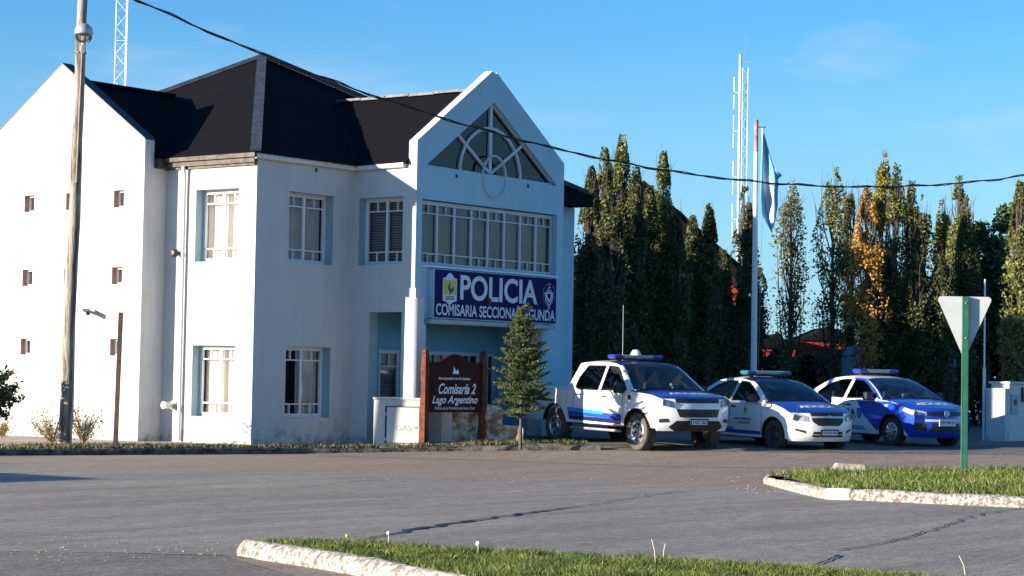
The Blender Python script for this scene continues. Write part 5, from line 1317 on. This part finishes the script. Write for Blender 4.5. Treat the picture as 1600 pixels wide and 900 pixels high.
    # underbody, interior
    mb = MB(); mb.box((-wb/2+AR, -c.W/2+.1, zs-.03), (wb/2-AR, c.W/2-.1, zs+.12)); mb.box((cfg['tail']+.15, -tr/2+.2, zs), (cfg['nose']-.25, tr/2-.2, zs+.25)); mb.build('underbody', M['black'], root)
    fl = zs+.2; cabx0, cabx1 = cfg['cab']
    mb = MB(); mb.box((cabx0, -c.W/2+.14, fl), (cabx1, c.W/2-.14, fl+.05)); mb.box((cabx1-.28, -c.W/2+.14, fl), (cabx1, c.W/2-.14, cfg['belt']-.04)); mb.build('dashboard', M['dark'], root)
    for sx, ys in ((cfg['seatx'], (-.36, .36)), (cfg['seatx']-.85, (-.36, .36))):
        for y in ys:
            mb = MB(); mb.box((sx-.25, y-.23, fl+.05), (sx+.25, y+.23, fl+.3)); mb.box((sx-.36, y-.22, fl+.25), (sx-.24, y+.22, cfg['belt']+.02)); mb.box((sx-.37, y-.12, cfg['belt']+.03), (sx-.28, y+.12, cfg['belt']+.2)); bevel(mb.build('seat', M['seat'], root), .03)
    mb = MB(); rr_ = .18; cst = V((cabx1-.36, .36, cfg['belt']-.02)); mb.tube([cst+V((-.06*sin(a), rr_*cos(a), rr_*sin(a))) for a in [2*pi*i/20 for i in range(21)]], .014, 6); mb.build('steering_wheel', M['black'], root, smooth=40)
    mb = MB(); wt = cfg['ws'][-1]; mb.box((wt[0]+.02, -.1, wt[1]-.16), (wt[0]+.05, .1, wt[1]-.10)); bevel(mb.build('rear_view_mirror', M['black'], root), .01)
    # wheels
    for ix, x in enumerate((wb/2, -wb/2)):
        for sd in (-1, 1): wheel(root, x, sd*(tr/2), R, cfg['ww'], cfg['wheel'], cfg['tyre'], sd)
    # mirrors
    for sd in (-1, 1):
        mx, mz = cfg['mirror']; y = c.hw(mx, mz); mb = MB()
        mb.box((mx-.07, sd*(y+.02) if sd > 0 else -(y+.22), mz), (mx+.09, sd*(y+.22) if sd > 0 else -(y+.02), mz+.17)); mb.bar((mx, sd*(y-.02), mz+.03), (mx, sd*(y+.1), mz+.06), .06)
        bevel(mb.build('wing_mirror', M[cfg['mirm']], root), .035, 3)
    # handles
    for (hx, hz) in cfg['handles']:
        for sd in (-1, 1):
            y = c.hw(hx, hz); mb = MB(); mb.box((hx-.09, sd*y-.015, hz-.018), (hx+.09, sd*y+.015+ (.02 if sd > 0 else 0) - (0 if sd > 0 else .02), hz+.018)); bevel(mb.build('door_handle', M[cfg['hm']], root), .008)
    cfg['extra'](c, root, cfg)
    # light bar
    bx, bz, bw = cfg['bar']; lb = bpy.data.objects.new('light_bar', None); link(lb, root); lb.location = (bx, 0, bz); lb.scale = (1, 1, .78)
    mb = MB(); mb.box((-.13, -bw/2+.24, .03), (.13, bw/2-.24, .13)); bevel(mb.build('lens', M['lensclear'], lb), .03, 3)
    for y in (-bw/2+.12, bw/2-.12): mb = MB(); mb.box((-.14, y-.12, .03), (.14, y+.12, .135)); bevel(mb.build('lens', M[cfg['barm']], lb), .04, 3)
    mb = MB(); mb.box((-.12, -bw/2+.05, .0), (.12, bw/2-.05, .029)); 
    for y in (-bw/2+.2, bw/2-.2): mb.box((-.03, y-.03, -.06), (.03, y+.03, .0))
    mb.build('base', M['black'], lb)
    # place: front right wheel contact at world_fr
    fwd = V((cos(heading), sin(heading), 0)); lf = V((-fwd.y, fwd.x, 0))
    p = V(world_fr) - fwd*(wb/2)*scale + lf*(tr/2)*scale
    p.z = world_fr[2] + sin(pitch)*wb/2*scale
    root.location = p; root.rotation_euler = (0, pitch, heading); root.scale = (scale,)*3
    return c, root
HE = atan2(-.93, -.37)
def plate(c, root, y0, z0, s, label=None):
    pl = bpy.data.objects.new('number_plate', None); link(pl, root); x = c.fx(y0, z0)
    mb = MB(); mb.box((x+.004, y0-.22, z0-.072), (x+.02, y0+.22, z0+.072)); mb.build('plate', M['letter'] if s.startswith('AD') else M['black'], pl)
    mb = MB(); m_ = M['black']
    if not s.startswith('AD'):
        mb.box((x+.0205, y0-.19, z0-.045), (x+.0215, y0+.19, z0+.045)); mb.build('border', M['letter'], pl); 
        text('lettering', s, .1, lambda u, v: V((x+.024, y0+u, z0+v)), M['black'], pl, width=.34, height=.062, off=.002)
    else: text('lettering', s, .1, lambda u, v: V((x+.024, y0+u, z0+v)), M['navy'], pl, width=.38, height=.065, off=.001)
def sym(poly): return [poly, [(-p[0], p[1]) for p in poly][::-1]]
def lamp(c, root, polyF, polyS, inner=None):
    """headlight: front polygon (y,z) both sides + wrap piece on the side"""
    for sgn in (-1, 1):
        pf = [(sgn*p[0], p[1]) for p in polyF]; o = c.front('headlight', [pf], M['headlamp'], .008)
        if polyS: c.side('headlight', polyS, [], M['headlamp'], .006, sides=(sgn,))
        if inner:
            cy, cz, r = inner; ring_ = [(sgn*(cy+r*cos(a)), cz+r*sin(a)) for a in [2*pi*i/16 for i in range(16)]]
            c.front('reflector', [ring_], M['chrome'], .013, par=o); 
def bowtie(c, root, z, s, m='chrome'):
    w, h = .11*s, .035*s; p = [(-w, -h*.6), (-w*.35, -h*.6), (-w*.35, -h), (w*.35, -h), (w*.35, -h*.6), (w, -h*.6), (w*.9, h*.6), (w*.35, h*.6), (w*.35, h), (-w*.35, h), (-w*.35, h*.6), (-w*.9, h*.6)]
    c.front('emblem', [[(q[0], z+q[1]) for q in p]], M[m], .028)
def hoodtext(c, root, s, x0, w, h, y0=0., m='text_white', mirror=True, nm='lettering'):
    # letters face forward: readable mirrored from the front
    return text(nm, s, .3, lambda u, v: c.top(x0 - v, y0+u, .005), M[m], root, width=w, height=h, off=.01, mirror=mirror, sub=1)
def sidetext(c, root, s, x0, z0, w, h, m, off_=.008, offs=.004):
    # right side of the car (y<0): reading direction runs towards the front
    return text('lettering', s, .3, lambda u, v: V((x0+u, -(c.hw(x0+u, z0+v)+off_), z0+v)), M[m], root, width=w, height=h, off=offs)

def pick_extra(c, root, cfg):
    c.front('grille', [[(-.52, .985), (.52, .985), (.54, 1.055), (.5, 1.075), (-.5, 1.075), (-.54, 1.055)]], M['black'], .01)
    c.front('grille', [[(-.46, .70), (.46, .70), (.53, .86), (-.53, .86)]], M['black'], .01)
    for z in (1.01, 1.04, .73, .765, .80, .835):
        mb = MB()
        for y in (-.5, -.25, 0, .25): 
            if abs(z-.8) < .1 and abs(y) > .48: continue
            mb.bar((c.fx(y, z)+.014, y, z), (c.fx(y+.25, z)+.014, y+.25 if y+.25 <= .46 else .46, z), .006)
        mb.build('grille_bar', M['darkmetal'], root)
    bowtie(c, root, .925, 1.0)
    c.front('bumper_guard', [[(-.52, .42), (.52, .42), (.66, .50), (.52, .63), (-.52, .63), (-.66, .50)]], M['black'], .012)
    lamp(c, root, [(.56, .90), (.84, .93), (.86, 1.08), (.60, 1.02)], [(1.95, .98), (2.34, .93), (2.34, 1.05), (2.05, 1.12)], (.68, .965, .05))
    for sgn in (-1, 1): c.front('fog_lamp', [[(sgn*p[0], p[1]) for p in [(.66, .60), (.84, .585), (.84, .66), (.68, .67)]]], M['darkmetal'], .008)
    plate(c, root, -.02, .60, 'OOC 462')
    hoodtext(c, root, 'POLICIA', 2.0, .95, .15)
    sidetext(c, root, 'POLICIA', .35, .93, .45, .05, 'panelgrey')
    # bed
    mb = MB(); mb.box((-3.0, -.78, .62), (-1.12, .78, .66)); mb.box((-3.0, -.84, .62), (-1.12, -.80, 1.16)); mb.box((-3.0, .80, .62), (-1.12, .84, 1.16)); mb.box((-3.03, -.80, .62), (-2.99, .80, 1.16)); mb.box((-1.13, -.8, .62), (-1.09, .8, 1.2)); mb.build('cargo_bed', M['carwhite'], root)
    for sd in (-1, 1): mb = MB(); y = c.W/2-.05; mb.tube([(-.95, sd*y, .36), (.95, sd*y, .36)], .028, 8); mb.build('side_step', M['galv'], root, smooth=40)
    mb = MB(); mb.lathe([(.0, .20), (.07, .18), (.11, .1), (.12, 0)], 14, V((.12, 0, 1.83))); mb.build('siren_dome', M['mastwhite'], root, smooth=40)
    mb = MB(); mb.tube([(.0, -.25, 1.78), (-.02, -.25, 2.95)], .006, 4); mb.build('antenna', M['galv'], root)
    mb = MB(); mb.box((-3.13, -.8, .48), (-3.04, .8, .6)); bevel(mb.build('rear_bumper', M['galv'], root), .02)
    c.side('fender_vent', [(1.22, 1.02), (1.36, 1.0), (1.34, 1.10), (1.24, 1.11)], [], M['darkmetal'], .005)
pick = dict(cat='pickup truck', W=1.88, tum=.40, belt=1.14, nose=2.45, tail=-3.05, kf=.24, kr=.05, wb=3.10, track=1.60, R=.375, ww=.245, sill=.47, gap=.085, hdrop=.06,
  front=[(2.36, .42), (2.44, .56), (2.455, .72), (2.44, .92), (2.40, 1.06)], hood=[(2.40, 1.06), (2.30, 1.115), (2.0, 1.165), (1.65, 1.205), (1.34, 1.235)],
  ws=[(1.34, 1.235), (1.07, 1.44), (.76, 1.66), (.63, 1.735)], roof=[(.63, 1.735), (.42, 1.775), (.08, 1.79)], roof2=[(.08, 1.79), (-.38, 1.79), (-.74, 1.77), (-.87, 1.74)], rg=[(-.87, 1.74), (-.96, 1.47), (-1.05, 1.19)],
  rear=[('tailgate', [(-3.04, 1.17), (-3.06, .9), (-3.05, .55)], .0)], m_body=M['carwhite'], m_hood=M['carblue'], m_front=M['carwhite'], m_roof=M['navy'], m_roof2=M['carwhite'], m_pillar=M['carwhite'],
  windows=[[(1.17, 1.20), (.73, 1.575), (.58, 1.66), (.24, 1.675), (.24, 1.17)], [(.13, 1.17), (.13, 1.675), (-.54, 1.665), (-.73, 1.42), (-.76, 1.22), (-.64, 1.17)]],
  decals=[('stripe', [(-.98, .62), (1.02, .60), (1.02, .70), (-1.0, .74)], 'deepblue', .004), ('stripe', [(-1.0, .70), (.35, .67), (.35, .735), (-1.02, .79)], 'skyblue', .006), ('stripe', [(-.95, .53), (1.0, .50), (1.02, .60), (-.98, .615)], 'navy', .004), ('stripe', [(-2.6, .78), (-2.1, .76), (-2.1, .83), (-2.62, .86)], 'skyblue', .004), ('stripe', [(-2.6, .72), (-2.1, .70), (-2.1, .76), (-2.6, .78)], 'deepblue', .004)],
  lines=[[(1.05, .50), (1.08, .9), (1.02, 1.18)], [(.185, .50), (.185, 1.67)], [(-.78, .50), (-.80, .95), (-.78, 1.2)], [(-1.07, .80), (-1.07, 1.17)]],
  cab=(-1.02, 1.42), seatx=.42, wheel='steel', tyre=M['dustyrubber'], mirror=(1.05, 1.13), mirm='black', handles=[(.36, 1.05), (-.62, 1.06)], hm='darkmetal', bar=(.12, 1.81, 1.25), barm='lensblue', extra=pick_extra)
pf = dep(1001, 697, 39.0); pf.z = apron_z(pf.x, pf.y)
build_car('pickup_truck', 'white double cab police pickup with blue hood and roof light bar, nearest the station', pick, (pf.x, pf.y, pf.z), HE, radians(.9), .91)

def sedan_front(c, root, cfg, blue):
    if not blue:
        c.front('grille', [[(-.40, .715), (.40, .715), (.42, .76), (.38, .785), (-.38, .785), (-.42, .76)]], M['black'], .01)
        c.front('grille', [[(-.26, .52), (.26, .52), (.38, .60), (.40, .675), (-.40, .675), (-.38, .60)]], M['black'], .01)
        c.front('grille', [[(-.38, .29), (.38, .29), (.36, .40), (-.36, .40)]], M['black'], .01)
        for pg in ([(-.40, .335), (.40, .335), (.40, .35), (-.40, .35)], [(-.2, .29), (-.19, .29), (-.19, .4), (-.2, .4)], [(.2, .29), (.21, .29), (.21, .4), (.2, .4)]): c.front('grille_bar', [pg], M['chrome'], .016)
        c.front('chrome_strip', [[(-.42, .69), (.42, .69), (.44, .712), (-.44, .712)]], M['chrome'], .014)
        bowtie(c, root, .705, .75)
        lamp(c, root, [(.46, .60), (.72, .62), (.73, .76), (.62, .77), (.46, .70)], [(1.52, .74), (1.86, .62), (1.9, .74), (1.62, .83)], (.57, .66, .045))
        for sgn in (-1, 1): c.front('fog_lamp', [[(sgn*p[0], p[1]) for p in [(.50, .36), (.70, .42), (.70, .46), (.52, .42)]]], M['darkmetal'], .008)
        plate(c, root, 0, .375, 'OOJ 90'); hoodtext(c, root, 'POLICIA', 1.62, .90, .16)
        # door badge + text
        sh = [(-.07, .09), (0, .12), (.07, .09), (.07, -.06), (0, -.11), (-.07, -.06)]
        c.side('shield', [(.30+p[0], .78+p[1]) for p in sh], [], M['letter'], .005, sides=(-1,)); c.side('shield_field', [(.30+p[0]*.8, .785+p[1]*.78) for p in sh], [], M['yellow'], .007, sides=(-1,))
        c.side('rooster_emblem', [(.30+p[0]*.07, .785+p[1]*.085) for p in rooster], [], M['black'], .009, sides=(-1,), grid=1)
        sidetext(c, root, 'DIVISION COMISARIA 2DA', .22, .60, .62, .045, 'black', offs=.008); sidetext(c, root, 'EL CALAFATE', .26, .52, .42, .045, 'black', offs=.008)
        ov = [(1.12+.115*cos(a), .90+.06*sin(a)) for a in [2*pi*i/20 for i in range(20)]]; c.side('number_badge', ov, [], M['black'], .006, sides=(-1,))
        sidetext(c, root, '687', 1.12, .90, .15, .06, 'text_white', .010, .008)
        mb = MB(); mb.box((-1.15, -.3, cfg['belt']-.05), (-.95, .25, cfg['belt']+.22)); bevel(mb.build('vest', M['hivis'], root), .06)
    else:
        c.front('grille', [[(-.42, .655), (.42, .655), (.44, .74), (-.44, .74)]], M['black'], .01)
        c.front('grille', [[(-.40, .33), (.40, .33), (.34, .50), (-.34, .50)]], M['black'], .01)
        for sgn in (-1, 1): c.front('fog_lamp', [[(sgn*p[0], p[1]) for p in [(.46, .34), (.72, .36), (.70, .50), (.50, .50)]]], M['black'], .01)
        for sgn in (-1, 1): c.front('reflective_strip', [[(sgn*p[0], p[1]) for p in [(.22, .535), (.50, .535), (.50, .58), (.22, .58)]]], M['letter'], .012)
        lamp(c, root, [(.46, .665), (.74, .67), (.75, .79), (.46, .735)], [(1.60, .75), (1.90, .66), (1.93, .75), (1.66, .82)], (.60, .71, .04))
        mb = MB(); x = c.fx(0, .70)+.02; mb.lathe([(.055, x), (.066, x+.004), (.07, x)], 20, V((0, 0, .70)), 'x'); 
        c.front('emblem', [[(.055*cos(a), .70+.055*sin(a)) for a in [2*pi*i/18 for i in range(18)]]], M['lensclear'], .02); mb.build('emblem_ring', M['chrome'], root)
        c.front('emblem', [[(-.04, .735), (-.028, .735), (0, .68), (.028, .735), (.04, .735), (.005, .655), (-.005, .655)]], M['chrome'], .024)
        plate(c, root, 0, .515, 'AD 469 JU'); hoodtext(c, root, 'POLICIA', 1.62, .95, .16)
        sidetext(c, root, 'POLICIA', -.40, .66, 1.10, .19, 'navy', offs=.014)
        bd = [(-.09, .10), (-.04, .12), (0, .10), (.04, .12), (.09, .10), (.08, -.04), (0, -.11), (-.08, -.04)]
        c.side('badge', [(.26+p[0], .66+p[1]) for p in bd], [], M['deepblue'], .009, sides=(-1,)); c.side('badge_cup', [(.26+p[0]*.5, .66+p[1]*.55) for p in bd], [], M['skyblue'], .012, sides=(-1,))
        sidetext(c, root, '1407', 1.12, .84, .14, .05, 'text_white', .010, .004)
    mb = MB(); mb.tube([(-.75, 0, 1.47), (-.95, 0, 1.66)] if blue else [(.0, -.15, 1.47), (-.12, -.15, 1.66)], .006, 4); mb.build('antenna', M['black'], root)
    c.side('tail_light', [(-2.13, .80), (-1.95, .84), (-1.98, .93), (-2.12, .93)], [], M['redp'], .006)
    for sd in (-1, 1):
        y0, y1 = sd*.12, sd*.52
        mb = MB(); cx_ = cfg['hood'][-1]; mb.bar((cx_[0]+.02, y0, cx_[1]+.01), (cx_[0]-.12, y1, cx_[1]+.06), .014); mb.build('wiper', M['black'], root)
base = dict(cat='police car', W=1.70, tum=.50, belt=.93, nose=2.08, tail=-2.18, kf=.30, kr=.10, wb=2.53, track=1.46, R=.305, ww=.19, sill=.24, gap=.06, hdrop=.055,
  front=[(1.97, .20), (2.05, .30), (2.075, .45), (2.06, .62), (2.02, .77)], hood=[(2.02, .77), (1.92, .82), (1.6, .905), (1.25, .975), (.98, 1.005)],
  ws=[(.98, 1.005), (.65, 1.22), (.32, 1.385), (.18, 1.425)], roof=[(.18, 1.425), (-.05, 1.46), (-.22, 1.473)], roof2=[(-.22, 1.473), (-.45, 1.48), (-.8, 1.455), (-1.0, 1.42)], rg=[(-1.0, 1.42), (-1.35, 1.24), (-1.62, 1.09)],
  rear=[('boot_lid', [(-1.62, 1.09), (-1.9, 1.065), (-2.08, 1.03)], [.03, .04]), ('boot_lid', [(-2.08, 1.03), (-2.17, .85), (-2.185, .6), (-2.12, .3)], [.04, 0])],
  m_body=M['carwhite'], m_hood=M['carblue'], m_front=M['carwhite'], m_roof=M['navy'], m_roof2=M['carwhite'], m_pillar=M['carwhite'],
  windows=[[(.80, 1.00), (.36, 1.27), (.14, 1.365), (-.15, 1.385), (-.22, .98)], [(-.33, .98), (-.27, 1.385), (-.62, 1.37), (-.98, 1.27), (-1.27, 1.10), (-1.22, 1.02)]],
  decals=[('stripe', [(-.85, .30), (.85, .29), (.85, .36), (-.85, .38)], 'deepblue'), ('stripe', [(-.85, .38), (-.1, .37), (-.1, .42), (-.85, .44)], 'skyblue')],
  lines=[[(.86, .28), (.90, .6), (.84, .97)], [(-.27, .26), (-.27, 1.0), (-.22, 1.39)], [(-1.02, .66), (-1.12, .8), (-1.28, 1.05)]],
  cab=(-1.5, 1.05), seatx=.05, wheel='dark', tyre=M['rubber'], mirror=(.66, .95), mirm='black', handles=[(-.12, .84), (-1.0, .86)], hm='carwhite', bar=(-.18, 1.50, 1.15), barm='lensteal', extra=lambda c, r, g: sedan_front(c, r, g, False))
s2 = dict(base); s2['handles'] = [(-.14, .85), (-1.02, .87)]; s2['hm'] = 'darkmetal'
p2 = dep(1213, 700.5, 39.8); p2.z = apron_z(p2.x, p2.y)
build_car('police_sedan', 'white police sedan with blue hood and teal light bar, parked between pickup and blue car', s2, (p2.x, p2.y, p2.z), HE-.04, radians(.6), .915)
s3 = dict(base); s3.update(m_hood=M['vwblue'], m_front=M['vwblue'], m_roof=M['carwhite'], m_roof2=M['carwhite'], m_pillar=M['vwblue'], wheel='cap', barm='lensblue', mirm='black', archm='black', bar=(-.25, 1.50, 1.1), nose=2.06,
  decals=[('front_wing_wrap', [(2.0, .25), (1.93, .78), (1.6, .865), (1.25, .93), (.93, .965), (.12, .965), (.40, .62), (.86, .36), (.86+.02, .29), (1.265-.35, .30), (1.265-.365, .33)] , 'vwblue'),
          ('stripe', [(-.9, .32), (.5, .31), (.36, .40), (-.9, .41)], 'teal'), ('roof_edge_wrap', [(.96, .97), (.62, 1.19), (.3, 1.35), (.13, 1.405), (-.20, 1.425), (-.20, 1.388), (.14, 1.368), (.37, 1.273), (.82, .995), (.84, .965)], 'vwblue'),
          ('rear_pillar_wrap', [(-1.62, 1.04), (-1.95, 1.0), (-2.05, .9), (-1.5, .95), (-1.35, 1.12)], 'vwblue')],
  extra=lambda c, r, g: sedan_front(c, r, g, True), hm='navy')
# front wing wrap follows the wheel arch
aw = []
for i in range(15): a = (2.95)-(2.75)*i/14; aw.append((1.265+.372*cos(a), .305+.372*sin(a)))
s3['decals'][0] = ('front_wing_wrap', [(1.93, .60), (1.905, .74), (1.84, .775), (1.55, .86), (1.25, .925), (.93, .955), (.12, .965), (.40, .62), (.84, .30)] + aw + [(1.72, .27), (1.90, .27)], 'vwblue')
p3 = dep(1397, 696.5, 41.7); p3.z = apron_z(p3.x, p3.y)
build_car('police_car', 'blue and white police car with blue front and white roof, parked rightmost', s3, (p3.x, p3.y, p3.z), HE-.02, radians(.3), .935)
